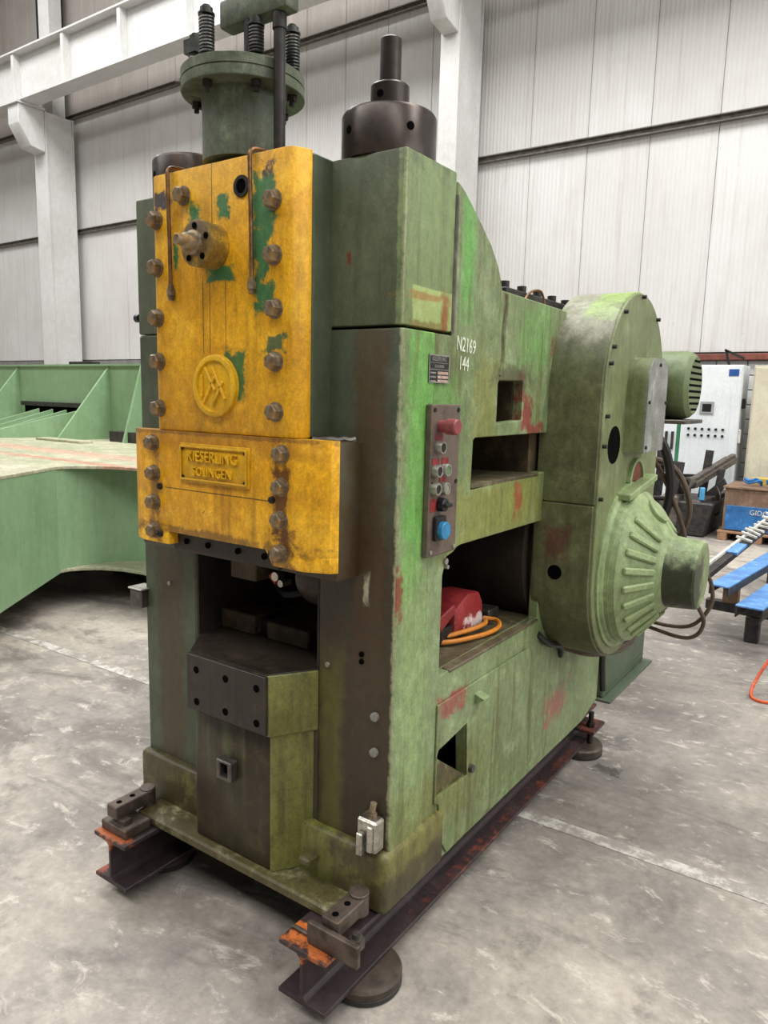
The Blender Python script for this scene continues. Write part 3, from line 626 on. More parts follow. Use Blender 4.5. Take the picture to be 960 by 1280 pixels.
# type plate, chalk marks
b = box(B(), .002, .0045, .122, .225, 1.637, 1.709); ty = part('type_plate', b, M['plate_black'], .001)
def rbox(name, y0, y1, z0, z1, x0, x1, mat, par): return add(name, box(B(), x0, x1, y0, y1, z0, z1), mat, par)
bo = B(); holed(bo, [(.122, 1.637), (.225, 1.637), (.225, 1.709), (.122, 1.709)], [[(.125, 1.640), (.222, 1.640), (.222, 1.706), (.125, 1.706)]], 'x', .0045, .0055); add('plate_rim', bo, M['plate_edge'], ty)
text('plate_lettering', 'KIESERLING', .0165, .0003, M['plate_edge'], ty, (.0048, .1735, 1.698), ROT_RIGHT, .85)
text('plate_lettering', 'SOLINGEN', .0115, .0003, M['plate_edge'], ty, (.0048, .1735, 1.679), ROT_RIGHT, .85)
rbox('plate_rule', .13, .217, 1.688, 1.689, .0045, .005, M['plate_edge'], ty); rbox('plate_rule', .125, .222, 1.6705, 1.672, .0045, .005, M['plate_edge'], ty)
for k in range(3):
    z = 1.6665-.0105*k
    rbox('plate_field', .166, .2205, z-.0075, z, .0045, .005, M['plate_field'], ty); rbox('plate_caption', .130, .157, z-.0058, z-.0022, .0045, .005, M['plate_edge'], ty)
for body, y, z, s in (('N2169', .325, 1.742, .056), ('144', .315, 1.692, .054)):
    o = text('chalk_mark', body, s, .0005, M['chalk'], P, (-.0008, y, z), (R(90), R(4), R(90)), .72)
# operator panel
b = B(); box(b, .002, .022, .117, .266, 1.178, 1.582); op = part('operator_panel', b, M['panel_metal'], .003); op['label'] = 'narrow brown metal control panel with push buttons'
for y in (.13, .253):
    for z in (1.568, 1.374, 1.192):
        b = B(); cyl(b, (0, 0, 0), (.003, 0, 0), .006, n=10); add('screw', b, M['dark_steel'] if z > 1.3 else M['plate_edge'], op, (.022, y, z))
XO = .022
b = B(); lathe(b, (0, 0, 0), (1, 0, 0), [(0, .016), (.022, .016), (.023, .021), (.05, .021), (.054, .018), (.055, 0)], 24); add('stop_button', b, M['red_btn'], op, (XO, .160, 1.525))
def pbtn(y, z, capm):
    b = B(); lathe(b, (0, 0, 0), (1, 0, 0), [(0, .017), (.016, .017), (.018, .016), (.018, .0125), (.014, .012), (.014, 0)], 24); o = add('push_button', b, M['plate_edge'], op, (XO, y, z))
    b = B(); lathe(b, (0, 0, 0), (1, 0, 0), [(0, .011), (.002, .011), (.002, 0)], 20); add('button_cap', b, capm, o, (XO+.0142, y, z))
pbtn(.152, 1.470, M['black']); pbtn(.138, 1.409, M['black']); pbtn(.182, 1.409, plain('green_cap', '5f7a55', .5)); pbtn(.134, 1.362, M['black']); pbtn(.180, 1.360, plain('grey_cap', '8a8a7a', .5))
for y0, y1, z in ((.135, .175, 1.497), (.124, .160, 1.433), (.172, .208, 1.434), (.165, .200, 1.386)):
    rbox('red_tag', y0, y1, z-.008, z+.008, XO, XO+.0012, M['red_label'], op)
rbox('red_tag', .120, .152, 1.300, 1.335, XO, XO+.0012, M['red_label'], op)
b = B(); lathe(b, (0, 0, 0), (1, 0, 0), [(0, .019), (.02, .018), (.022, .015), (.022, 0)], 20); kn = add('rotary_knob', b, M['black'], op, (XO, .168, 1.318))
b = box(B(), XO+.02, XO+.034, .152, .184, 1.313, 1.323); add('knob_grip', b, M['black'], kn, bevel=.002)
b = box(B(), XO, XO+.014, .137, .187, 1.222, 1.288); sk = add('socket', b, M['black'], op, bevel=.003)
b = B(); lathe(b, (0, 0, 0), (1, 0, 0), [(0, .024), (.012, .024), (.014, .022), (.014, 0)], 24); add('socket_cap', b, M['blue_cap'], sk, (XO+.014, .164, 1.250))

# gear cover
YC, ZU, ZL, RC = 1.285, 1.638, .985, .356
stad = arc(YC, ZU, RC, 180, 0, 28)+arc(YC, ZL, RC, 0, -180, 28)
def stadium(r): return arc(YC, ZU, r, 180, 0, 28)+arc(YC, ZL, r, 0, -180, 28)
b = B(); up_half = arc(YC, ZU, RC, 180, 0, 28)+[(YC+RC, 1.248), (YC-RC, 1.248)]
prism(b, up_half, 'x', -.03, .186); gc = part('gear_cover', b, M['green_cover'], .004)
b = B(); prism(b, [(YC-RC-.002, 1.246), (YC+RC, 1.246)]+arc(YC, ZL, RC+.002, 0, -180, 28), 'x', -.03, .184); gl = part('lower_gear_cover', b, M['green_cover'], .004)
b = B(); prism(b, stadium(RC-.006), 'x', .18, .194); cf = part('cover_face', b, M['green_cover_face'], .003)
b = B(); lathe(b, (.194, 1.065, 1.450), (1, 0, 0), [(0, .066), (.0015, .066), (.0015, 0)], 32); add('inspection_hole', b, M['hole'], cf)
b = B(); cyl(b, (.06, .9285, .998), (.06, .926, .998), .026, n=28); add('locating_hole', b, M['hole'], gl)
for a in (-205, -165, 165, 128, 92, 55, 20):
    y, z = YC+(RC-.018)*math.cos(R(a)), ZU+(RC-.018)*math.sin(R(a))
    b = B(); cyl(b, (0, 0, 0), (.014, 0, 0), .007, n=8); add('cover_screw', b, M['dark_steel'], cf, (.194, y, z))
for z in (1.45, 1.27):
    b = B(); cyl(b, (0, 0, 0), (.014, 0, 0), .007, n=8); add('cover_screw', b, M['dark_steel'], cf, (.194, YC-RC+.018, z))
# belt guard
gd = [(1.17, 1.42), (1.425, 1.42), (1.425, 1.69)]+arc(1.335, 1.675, .09, 5, 85, 6)+arc(1.265, 1.665, .095, 100, 178, 6)
b = B(); prism(b, gd, 'x', .19, .262); bgd = part('belt_guard', b, M['green_cover_face'], .004)
b = B(); prism(b, [(YC+.0+(y-YC)*.985, 1.58+(z-1.58)*.985) for y, z in gd], 'x', .258, .268); add('guard_plate', b, M['grey_guard'], bgd, bevel=.002)
for y, z in ((1.19, 1.6), (1.41, 1.6), (1.3, 1.735), (1.19, 1.44)):
    b = B(); cyl(b, (0, 0, 0), (.006, 0, 0), .006, n=8); add('guard_screw', b, M['dark_steel'], bgd, (.268, y, z))
# clutch housing with cooling ribs and hub
b = B(); lathe(b, (.19, YC, ZL), (1, 0, 0), [(0, .318), (.012, .318), (.014, .305), (.024, .300), (.026, .292), (.04, .292)], 64); part('clutch_flange', b, M['green_light'], 0, sharp=25)
b = B(); lathe(b, (.225, YC, ZL), (1, 0, 0), [(0, .288), (.025, .284), (.034, .272), (.13, .152), (.138, .140), (.145, .134)], 64); ch = part('clutch_housing', b, M['green_light'], 0, sharp=25)
b = B(); lathe(b, (.365, YC, ZL), (1, 0, 0), [(-.01, .136), (.0, .134), (.105, .126), (.113, .120), (.114, 0)], 48); part('clutch_hub', b, M['green_hub'], 0, sharp=25)
rib = B(); bar(rib, (.272, 0, .262), (.352, 0, .162), .016, .026, (0, 1, 0))
bmesh.ops.bevel(rib, geom=rib.edges[:], offset=.005, segments=1, affect='EDGES'); rme = bpy.data.meshes.new('cooling_rib'); rib.to_mesh(rme); rib.free(); rme.materials.append(M['green_light'])
for k in range(24):
    a = 15*k+38
    if not 30 < (a % 360) < 330: continue
    o = add('cooling_rib', rme, None, ch, (0, YC, ZL)); o.rotation_euler = (R(a), 0, 0)
d = Vector((.75, 0, .66)); c0 = Vector((.305, YC, ZL+.217))
rot = Matrix.Rotation(R(12), 4, 'X')
b = B(); lathe(b, (0, 0, 0), d, [(-.01, .052), (.008, .05), (.010, .046), (.010, 0)], 28); o = add('oil_cap', b, M['green_light'], ch, tuple(c0))
b = B(); prism(b, arc(YC+.045, ZL+.318, .075, 0, 180, 16), 'x', .19, .204); o = part('brake_boss', b, plain('rust_red', '7a3f30', .6, 0, .25, 30), .003)
b = B(); prism(b, arc(YC+.045, ZL+.318, .088, 0, 180, 16)+arc(YC+.045, ZL+.318, .075, 180, 0, 16), 'x', .19, .212); part('boss_rim', b, M['green_light'], .002)
b = B(); bar(b, (.222, YC-.15, ZL+.275), (.222, YC+.19, ZL+.325), .026, .05, (1, 0, 0)); part('brake_strap', b, M['green_light'], .004)
# electric motor
mo = None
b = B(); lathe(b, (-.22, 1.82, 1.675), (1, 0, 0), [(0, .10), (.01, .128), (.36, .128)], 40); mo = part('motor_body', b, M['motor'], 0)
for k in range(22):
    a = R(k*360/22); b = B(); bar(b, (-.2, 1.82+.132*math.cos(a), 1.675+.132*math.sin(a)), (.1, 1.82+.132*math.cos(a), 1.675+.132*math.sin(a)), .006, .02, (0, math.cos(a), math.sin(a))); add('cooling_fin', b, M['motor'], mo)
b = B(); lathe(b, (.10, 1.82, 1.675), (1, 0, 0), [(0, .143), (.14, .143), (.165, .135), (.182, .118)], 44); mc = add('fan_cowl', b, M['motor'], mo, sharp=25)
b = B(); lathe(b, (.272, 1.82, 1.675), (1, 0, 0), [(0, .119), (.008, .117), (.008, 0)], 36); gr = add('fan_grille', b, M['mach_grey'], mc)
for k in range(9):
    z = -.1+.025*k; hw = math.sqrt(.113**2-z*z); b = B(); bar(b, (.2805, 1.82-hw, 1.675+z), (.2805, 1.82+hw, 1.675+z), .004, .010, (0, 0, 1)); add('fan_grille', b, M['hole'], mc)
b = B(); lathe(b, (.02, 1.80, 1.815), (0, 0, 1), [(0, .008), (.012, .008), (.012, .012), (.024, .012), (.025, 0)], 10); add('lifting_eye', b, M['dark_steel'], mo)
b = B(); box(b, -.3, .29, 1.66, 1.98, 1.515, 1.532); part('motor_plate', b, M['mach_grey'], .003)
b = B(); prism(b, [(-.3, 1.515), (.17, 1.515), (.10, 1.40), (-.3, 1.30)], 'y', 1.80, 1.83); box(b, -.3, -.05, 1.5, 1.7, 1.25, 1.515); part('motor_bracket', b, M['motor'], .003)
b = box(B(), -.25, .1, 1.78, 1.86, 1.531, 1.56); add('motor_foot', b, M['motor'], mo)
# hoses behind the cover
for pts, r, mm in (([(.02, 1.9, 1.50), (.12, 2.0, 1.42), (.15, 2.1, 1.2), (.08, 2.2, .98), (-.05, 2.3, .85)], .022, 'hose'),
                   ([(-.05, 2.1, 1.35), (.14, 2.15, 1.30), (.22, 2.2, 1.12), (.16, 2.3, .95), (.0, 2.35, .9)], .014, 'hose_brown'),
                   ([(-.05, 2.0, 1.45), (.10, 2.05, 1.30), (.20, 2.2, 1.0), (.2, 2.3, .8)], .011, 'hose_brown'),
                   ([(-.1, 2.25, 1.1), (.1, 2.3, 1.12), (.17, 2.35, .95), (.05, 2.4, .8)], .012, 'hose'),
                   ([(.0, 1.95, 1.20), (.13, 2.0, 1.05), (.30, 2.3, .72)], .010, 'hose_brown')):
    b = B(); tube(b, pts, r, 8); part('hose', b, M[mm], 0)
# cables under the clutch
for pts, r in (([(.05, 1.55, .72), (.224, 1.5, .70), (.377, 1.5, .676), (.44, 1.5, .70), (.463, 1.48, .764), (.445, 1.44, .83), (.43, 1.40, .90)], .008),
               ([(.05, 1.55, .74), (.226, 1.5, .724), (.34, 1.5, .715), (.426, 1.5, .74), (.481, 1.5, .832), (.472, 1.48, .93), (.44, 1.40, .99)], .008)):
    b = B(); tube(b, pts, r, 8); part('cable', b, M['hose_brown'], 0)
for k in range(3):
    b = B(); tube(b, [(.0, 1.18, .655-.008*k), (.10, 1.30, .615-.01*k), (.19, 1.45, .63-.01*k), (.2, 1.56, .70)], .008, 8); part('cable', b, M['hose_brown'], 0)
b = B(); tube(b, [(-.02, 1.66, .70), (.012, 1.72, .6), (.0, 1.73, .45), (.01, 1.74, .28)], .016, 8); part('drain_pipe', b, M['hose'], 0)
b = B(); tube(b, [(-.003, .96, .75), (.02, 1.02, .70), (.02, 1.14, .66), (.0, 1.2, .60)], .012, 8); part('drain_pipe', b, M['hose'], 0)
b = B(); lathe(b, (-.01, .25, 1.145), (1, 0, 0), [(0, .010), (.016, .009), (.016, 0)], 14); lathe(b, (-.008, .258, 1.128), (1, 0, 0), [(0, .007), (.015, .006), (.015, 0)], 12); part('pipe_clip', b, M['plate_edge'], 0)

# top: adjusting cylinders
for x in (-.132, -.868):
    b = B(); lathe(b, (x, .115, 2.176), (0, 0, 1), [(0, .12), (.108, .12), (.116, .115), (.117, .05)], 56)
    if x > -.5: lathe(b, (x, .115, 2.288), (0, 0, 1), [(0, .049), (.074, .049), (.078, .046), (.078, .025)], 36); lathe(b, (x, .115, 2.36), (0, 0, 1), [(0, .027), (.113, .027), (.116, .024), (.116, 0)], 28)
    bmesh.ops.holes_fill(b, edges=b.edges)
    ac = part('adjusting_cylinder', b, M['oil_steel'], 0)
    for a in (-110, -30, 60, 150):
        bb = B(); d = Vector((math.cos(R(a)), math.sin(R(a)), 0)); cyl(bb, Vector((x, .115, 2.24))+d*.117, Vector((x, .115, 2.24))+d*.1208, .010, n=18); add('spanner_hole', bb, M['hole'], ac)
    if x > -.5:
        bb = B(); d = Vector((math.cos(R(-85)), math.sin(R(-85)), 0)); cyl(bb, Vector((x, .115, 2.335))+d*.045, Vector((x, .115, 2.335))+d*.0498, .009, n=16); add('spanner_hole', bb, M['hole'], ac)
# top: counterbalance cylinder with springs and crosshead
CX, CY = -.5, -.03
b = B(); box(b, -.655, -.36, -.066, .14, 2.176, 2.199)
part('cylinder_foot', b, M['green_front_shaded'], .004)
b = B(); lathe(b, (CX, CY, 2.195), (0, 0, 1), [(0, .107), (.17, .107)], 52); cb = part('balance_cylinder', b, M['green_top'], 0)
b = B(); lathe(b, (CX, CY, 2.361), (0, 0, 1), [(0, .10), (0, .158), (.002, .16), (.024, .16), (.025, .157), (.027, .157), (.028, .16), (.050, .16), (.052, .157), (.052, 0)], 60); fl = part('cylinder_flange', b, M['green_top'], 0)
def pol(th, r):
    t = R(th); return (CX+r*(math.sin(t)*.823+math.cos(t)*.568), CY+r*(math.sin(t)*.568-math.cos(t)*.823))
x, y = pol(-78, .158); x2, y2 = pol(-78, .172); b = B(); cyl(b, (x, y, 2.385), (x2, y2, 2.385), .007, n=8); add('grease_nipple', b, M['steel'], fl)
x, y = pol(48, .15); b = box(B(), x-.012, x+.012, y-.006, y+.006, 2.412, 2.424); add('key', b, M['steel'], fl)
for th, zt in ((-30, 2.507), (24, 2.482), (77, 2.507), (137, 2.507), (-163, 2.507), (-103, 2.507)):
    x, y = pol(th, .135); pz = .0076
    b = B(); tube(b, [(x+.0165*math.cos(k*math.pi/5), y+.0165*math.sin(k*math.pi/5), 2.416+k*pz/10) for k in range(int((zt-2.4165)/pz*10))], .0036, 6, 0); s_ = part('spring', b, M['spring'], 0)
    b = B(); cyl(b, (x, y, 2.35), (x, y, zt+.022), .010, n=12); lathe(b, (x, y, zt), (0, 0, 1), [(0, .021), (.004, .021), (.0045, .016), (.016, .016), (.018, .012)], 12); bmesh.ops.holes_fill(b, edges=b.edges)
    if th == -103: box(b, x-.022, x+.022, y-.022, y+.022, zt-.03, zt+.004)
    part('stud', b, M['spring'], 0, parent=s_)
    b = B(); lathe(b, (x, y, 2.361), (0, 0, -1), [(0, .013), (.014, .013), (.015, .007), (.026, .007), (.026, 0)], 6); part('stud_nut', b, M['dark_steel'], 0, parent=s_)
b = B(); box(b, -.515, -.287, -.100, -.052, 2.506, 2.572); part('crosshead', b, M['green_top'], .007, seg=2)
b = B(); cyl(b, (-.327, -.079, 2.176), (-.327, -.079, 2.508), .0145, n=20); cyl(b, (-.327, -.079, 2.47), (-.327, -.079, 2.508), .0175, n=20); part('guide_rod', b, M['dark_steel'], 0)
b = B(); cyl(b, (-.70, .03, 2.176), (-.70, .03, 2.40), .008, n=16); part('guide_rod', b, M['dark_steel'], 0)
b = B(); cyl(b, (-.42, -.076, 2.41), (-.42, -.076, 2.72), .022, n=24); part('piston_rod', b, M['dark_steel'], 0)

# ================================================================== beams and pads under the press
def ibeam(xc, label):
    t = thing('steel_beam', label, 'beam', (xc, .75, .05), 'beams under the press')
    h, w, tf, tw = .155, .156, .013, .010
    x0, x1 = xc-w/2, xc+w/2; z0, z1 = .05, .05+h; f = .012
    pr = [(x0, z0), (x1, z0), (x1, z0+tf), (xc+tw/2+f, z0+tf+.002), (xc+tw/2, z0+tf+f), (xc+tw/2, z1-tf-f), (xc+tw/2+f, z1-tf-.002), (x1, z1-tf), (x1, z1), (x0, z1), (x0, z1-tf), (xc-tw/2-f, z1-tf-.002), (xc-tw/2, z1-tf-f), (xc-tw/2, z0+tf+f), (xc-tw/2-f, z0+tf+.002), (x0, z0+tf)]
    b = B(); prism(b, pr, 'y', -.245, 1.75); add('profile', b, M['beam'], t, bevel=.0015)
    return t
bl = ibeam(-.89, 'dark steel beam under the left edge of the press, stacked clamp plates on it')
br = ibeam(-.093, 'dark steel beam under the right edge of the press, orange marks on its end')
# clamps
b = box(B(), -.962, -.838, -.222, -.125, .205, .236); add('clamp_plate', b, M['weld_bar'], bl, bevel=.003)
b = box(B(), -.905, -.865, -.205, -.175, .236, .252); add('key', b, M['weld_bar'], bl, bevel=.002)
b = box(B(), -.942, -.892, -.214, -.075, .250, .292); cbr = add('clamp_bar', b, M['weld_bar'], bl, bevel=.003)
b = B(); cyl(b, (-.917, -.075, .236), (-.917, -.075, .297), .025, n=24); add('clamp_bolt', b, M['weld_bar'], bl, bevel=.002)
for y in (-.185, -.135):
    b = B(); cyl(b, (0, 0, 0), (0, 0, .001), .009, n=16); add('bore', b, M['hole'], cbr, (-.917, y, .292))
b = box(B(), -.10, .062, -.216, -.200, .206, .268); add('clamp_plate', b, M['weld_bar'], br, bevel=.003)
b = box(B(), -.066, -.012, -.199, -.085, .246, .290); cbr = add('clamp_bar', b, M['weld_bar'], br, bevel=.003)
for y in (-.175, -.125):
    b = B(); cyl(b, (0, 0, 0), (0, 0, .001), .009, n=16); add('bore', b, M['hole'], cbr, (-.039, y, .290))
b = B(); cyl(b, (-.038, -.075, .235), (-.038, -.075, .298), .027, n=24); add('clamp_bolt', b, M['weld_bar'], br, bevel=.002)
b = B(); cyl(b, (.012, -.15, .205), (.012, -.15, .232), .020, n=6); lathe(b, (.012, -.15, .23), (0, 0, 1), [(0, .012), (.014, .011), (.014, 0)], 14); add('clamp_nut', b, M['steel'], br)
b = box(B(), -.168, -.085, -.20, -.188, .205, .216); add('weld_strip', b, M['weld_bar'], br, bevel=.003)
b = box(B(), -.165, .03, 1.60, 1.75, .116, .130); add('foot_plate', b, M['beam'], br, bevel=.002)
b = B(); cyl(b, (-.005, 1.655, .05), (-.005, 1.655, .20), .012, n=14); cyl(b, (-.005, 1.655, .13), (-.005, 1.655, .15), .020, n=6); add('levelling_screw', b, M['dark_steel'], br)
def pad(x, y, label):
    t = thing('machine_foot', label, 'machine foot', (x, y, 0), 'round feet under the beams')
    b = B(); lathe(b, (x, y, 0), (0, 0, 1), [(0, .098), (.004, .104), (.016, .104), (.018, .100)], 44); bmesh.ops.holes_fill(b, edges=b.edges); add('rubber_base', b, M['rubber'], t)
    b = B(); lathe(b, (x, y, .0175), (0, 0, 1), [(0, .102), (.02, .104), (.028, .098), (.0315, .085), (.0322, 0)], 44); add('steel_cap', b, M['pad'], t)
pad(-.046, -.03, 'round dark foot under the near end of the right beam'); pad(-.05, 1.65, 'round dark foot under the far end of the right beam')
pad(-.93, -.0, 'round foot in the shadow under the left beam, near end'); pad(-.93, 1.62, 'round foot in the shadow under the left beam, far end')

# ================================================================== things on the press shelf
t = thing('foot_pedal', 'worn red foot pedal with orange cable lying on the press shelf', 'foot pedal', (-.16, .66, .814))
b = B()
vsx = [(-.21, .52), (-.10, .56), (-.10, .735), (-.22, .74)]
prism(b, [(.53, .816), (.735, .816), (.73, .90), (.70, .945), (.62, .955), (.53, .915)], 'x', -.235, -.115); add('pedal_hood', b, M['pedal_red'], t, bevel=.010, seg=2)
b = box(B(), -.228, -.12, .45, .535, .816, .865); add('pedal_plate', b, M['black'], t, bevel=.006)
b = B(); prism(b, [(.43, .905), (.535, .935), (.535, .90), (.45, .86)], 'x', -.235, -.118); add('pedal_guard', b, M['pedal_red'], t, bevel=.004)
b = B(); lathe(b, (-.14, .73, .832), (.2, 1, 0), [(0, .012), (.02, .012), (.022, .009), (.035, .008)], 14); add('cable_gland', b, M['chrome'], t)
b = B(); tube(b, [(-.132, .765, .832), (-.09, .79, .826), (-.055, .74, .823), (-.05, .66, .8225), (-.075, .56, .8225), (-.12, .47, .8225), (-.2, .42, .8225), (-.3, .45, .8225)], .008, 10)
add('cable', b, M['orange'], t)
b = B(); tube(b, [(-.11, .745, .832), (-.085, .68, .838), (-.10, .58, .836), (-.15, .46, .832), (-.25, .41, .824)], .008, 10); add('cable', b, M['orange'], t)
t = tag(add('steel_block', box(B(), -.19, -.125, .80, .88, .8065, .85), M['steel'], None, bevel=.004), 'small bare steel block on the press shelf behind the red pedal', 'steel block')

# ================================================================== oil tank behind the press
t = thing('oil_tank', 'dark green sheet metal tank on the floor behind the press', 'tank', (-.5, 2.65, 0))
b = B(); box(b, -.85, -.155, 2.29, 3.05, .012, .72); add('shell', b, M['tank'], t, bevel=.006)
b = B(); box(b, -.90, -.105, 2.265, 3.08, 0, .012); add('foot_flange', b, M['tank'], t, bevel=.002)
b = B(); box(b, -.87, -.135, 2.275, 3.065, .72, .735); add('lid', b, M['tank'], t, bevel=.003)
b = B(); box(b, -.154, -.148, 2.31, 3.03, .06, .064); add('seam_strip', b, M['tank'], t)

# ================================================================== pale green frame on the left
F = thing('press_frame', 'large pale green welded press frame lying behind the press at left', 'machine frame', (-5, 2.4, 0))
fe = [(-3.2, .27), (-3.55, .88), (-3.87, 1.44), (-3.87, 1.52), (-3.82, 1.60), (-3.73, 1.69), (-3.58, 1.76), (-3.40, 1.79), (-2.1, 1.82)]
b = B(); prism(b, fe+[(-2.1, 3.62), (-9.5, 3.62), (-9.5, .27)], 'z', 1.025, 1.05); add('bed_plate', b, M['frame_bed'], F, bevel=.004)
b = B(); prism(b, [(p[0]-.012, p[1]) for p in fe]+[(-2.1, 3.6), (-9.5, 3.6), (-9.5, .3)], 'z', .27, .295); add('lower_plate', b, M['frame_bed'], F, bevel=.004)  # rear stretch extended to deepen the shade below
b = B(); prism(b, [(-3.205, .27), (-3.555, .88), (-3.875, 1.44), (-3.90, 1.43), (-3.58, .87), (-3.23, .26)], 'z', .272, 1.026)
for v in b.verts:
    if v.co.z < .3 and v.co.y < 1.3: v.co.z = .20 if v.co.y > .5 else .12
add('side_web', b, M['frame_green'], F)
inner = [(-3.88, 1.44), (-3.90, 1.60), (-3.86, 1.80), (-3.74, 1.98), (-3.55, 2.08), (-3.3, 2.12), (-2.1, 2.14)]
b = B(); prism(b, inner+[(-2.1, 2.17), (-3.31, 2.15), (-3.58, 2.11), (-3.77, 2.0), (-3.89, 1.81), (-3.93, 1.6), (-3.90, 1.44)], 'z', .295, 1.026); add('throat_web', b, M['frame_green'], F)
b = box(B(), -9.5, -2.1, 3.56, 3.6, .295, 1.025); add('rear_light_stop', b, M['frame_green'], F)  # unseen web added to stop light leaking in under the frame
b = box(B(), -9.5, -2.1, 3.60, 3.63, 1.05, 1.86); add('back_plate', b, M['frame_green'], F)
b = box(B(), -9.5, -2.1, 3.56, 3.66, 1.855, 1.875); add('top_lip', b, M['frame_green'], F)
b = box(B(), -8.0, -6.35, 3.52, 3.6, 1.38, 1.43); add('slot_bar', b, M['mach_dark'], F)
b = box(B(), -8.0, -6.35, 3.57, 3.6, 1.25, 1.38); add('slot_opening', b, M['hole'], F)
gme = None
for x in (-6.30, -8.15, -9.3):
    if gme is None:
        b = B(); prism(b, [(2.93, 1.05), (3.6, 1.05), (3.6, 1.855)], 'x', -.014, .014); o = add('gusset', b, M['frame_green'], F, (x, 0, 0)); gme = o.data
    else: add('gusset', gme, None, F, (x, 0, 0))
b = B(); prism(b, [(3.25, 1.05), (3.6, 1.05), (3.6, 1.855), (3.5, 1.855)], 'x', -5.62, -5.59); add('end_gusset', b, M['frame_green'], F)
b = box(B(), -6.55, -5.75, 2.85, 3.0, 1.05, 1.075); add('foot_strip', b, M['frame_bed'], F, bevel=.004)
b = box(B(), -5.9, -4.9, 3.3, 3.6, 1.05, 1.16); add('dark_channel', b, M['mach_dark'], F)
for x, dx in ((-7.58, 0), (-7.29, 0), (-7.01, -.05), (-6.77, -.35)):
    b = B(); q = [Vector((x+dx, 2.45, 1.051)), Vector((x, 3.5, 1.051)), Vector((x, 3.5, 1.35)), Vector((x+dx, 2.45, 1.07))]
    off = Vector((.022, 0, 0)); v = [b.verts.new(p) for p in q]+[b.verts.new(p+off) for p in q]
    for f in ((0, 1, 2, 3), (4, 7, 6, 5), (0, 4, 5, 1), (1, 5, 6, 2), (2, 6, 7, 3), (3, 7, 4, 0)): b.faces.new([v[i] for i in f])
    add('fan_rib', b, M['frame_green'], F)
b = box(B(), -7.0, -6.55, 3.56, 3.66, 1.875, 1.905); add('cap_plate', b, M['mach_dark'], F)
# supports beneath
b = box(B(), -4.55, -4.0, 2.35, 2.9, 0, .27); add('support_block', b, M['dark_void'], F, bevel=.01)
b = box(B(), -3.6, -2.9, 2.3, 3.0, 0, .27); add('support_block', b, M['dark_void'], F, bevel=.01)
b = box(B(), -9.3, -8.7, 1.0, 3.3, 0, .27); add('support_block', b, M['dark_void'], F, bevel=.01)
b = B(); tube(b, [(-4.62, 2.2, .26), (-4.66, 2.1, .18), (-4.6, 2.0, .16), (-4.5, 2.0, .1)], .025, 8); box(b, -4.62, -4.5, 2.0, 2.1, .07, .2); add('hanging_pipe', b, M['mach_dark'], F)

# ================================================================== right background
t = thing('switch_cabinet', 'tall white electrical cabinet with screen and button rows against the wall', 'cabinet', (-1.23, 9.2, 0))
b = box(B(), -2.0, -.72, 9.02, 9.5, .1, 2.105); add('body', b, M['cab_white'], t, bevel=.006)
b = box(B(), -2.0, -.72, 9.03, 9.5, 0, .1); add('plinth', b, M['mach_dark'], t)
d1 = add('door', box(B(), -1.425, -.73, 9.0, 9.02, .12, 2.09), M['cab_white'], t, bevel=.004)
d2 = add('door', box(B(), -1.99, -1.475, 9.0, 9.02, .12, 2.09), M['cab_white'], t, bevel=.004)
add('green_strip', box(B(), -1.468, -1.432, 9.0, 9.02, .12, 1.5), M['dkgreen'], t)
b = box(B(), -1.20, -1.03, 8.985, 9.0, 1.47, 1.63); scn = add('screen_bezel', b, plain('grey_bezel', '9a9c9a', .5), d1, bevel=.003)
add('screen', box(B(), -1.17, -1.06, 8.982, 8.986, 1.50, 1.60), M['black'], d1)
for r_ in range(2):
    for k in range(6):
        b = B(); cyl(b, (0, 0, 0), (0, -.02, 0), .017, n=10); add('indicator_button', b, M['black'], d1, (-1.32+.085*k, 9.0, 1.27-.085*r_))
b = box(B(), -.885, -.765, 8.994, 9.0, 1.965, 2.05); add('blue_label', b, M['label_blue'], d1)
for x in (-1.60, -1.52): add('lock_bar', box(B(), x-.016, x+.016, 8.975, 9.0, .98, 1.22), M['mach_dark'], d2)
b = box(B(), -.72, -.68, 9.1, 9.2, 1.55, 1.68); b2 = add('side_handle', b, M['black'], t, bevel=.008)
b = box(B(), -.72, -.69, 9.05, 9.12, 1.10, 1.28); add('side_lever', b, plain('pale_grip', 'cfcfca', .5), t, bevel=.006)
t = thing('bracket_arm', 'bent dark bracket sticking up from the top of the white cabinet', 'bracket', (-.93, 9.2, 2.105))
b = B(); bar(b, (-.93, 9.2, 2.105), (-.98, 9.2, 2.30), .03, .02, (0, 1, 0)); bar(b, (-1.0, 9.2, 2.31), (-.75, 9.2, 2.19), .03, .02, (0, 1, 0)); add('arm', b, M['dark_steel'], t)
t = thing('beige_cabinet', 'beige steel cabinet at the right edge beside the white cabinet', 'cabinet', (-.2, 9.2, 0))
b = box(B(), -.60, .25, 9.05, 9.5, 0, 2.10); add('body', b, M['beige'], t, bevel=.006)
add('door', box(B(), -.58, -.24, 9.03, 9.05, .1, 2.07), M['beige'], t, bevel=.004)
add('door', box(B(), -.23, .23, 9.03, 9.05, .1, 2.07), M['beige'], t, bevel=.004)
add('red_panel', box(B(), -.235, -.05, 9.02, 9.03, .45, 1.25), plain('dark_red_panel', '7a2a22', .5), t)
add('vent', box(B(), -.22, -.1, 9.02, 9.03, 1.55, 1.85), M['mach_dark'], t)

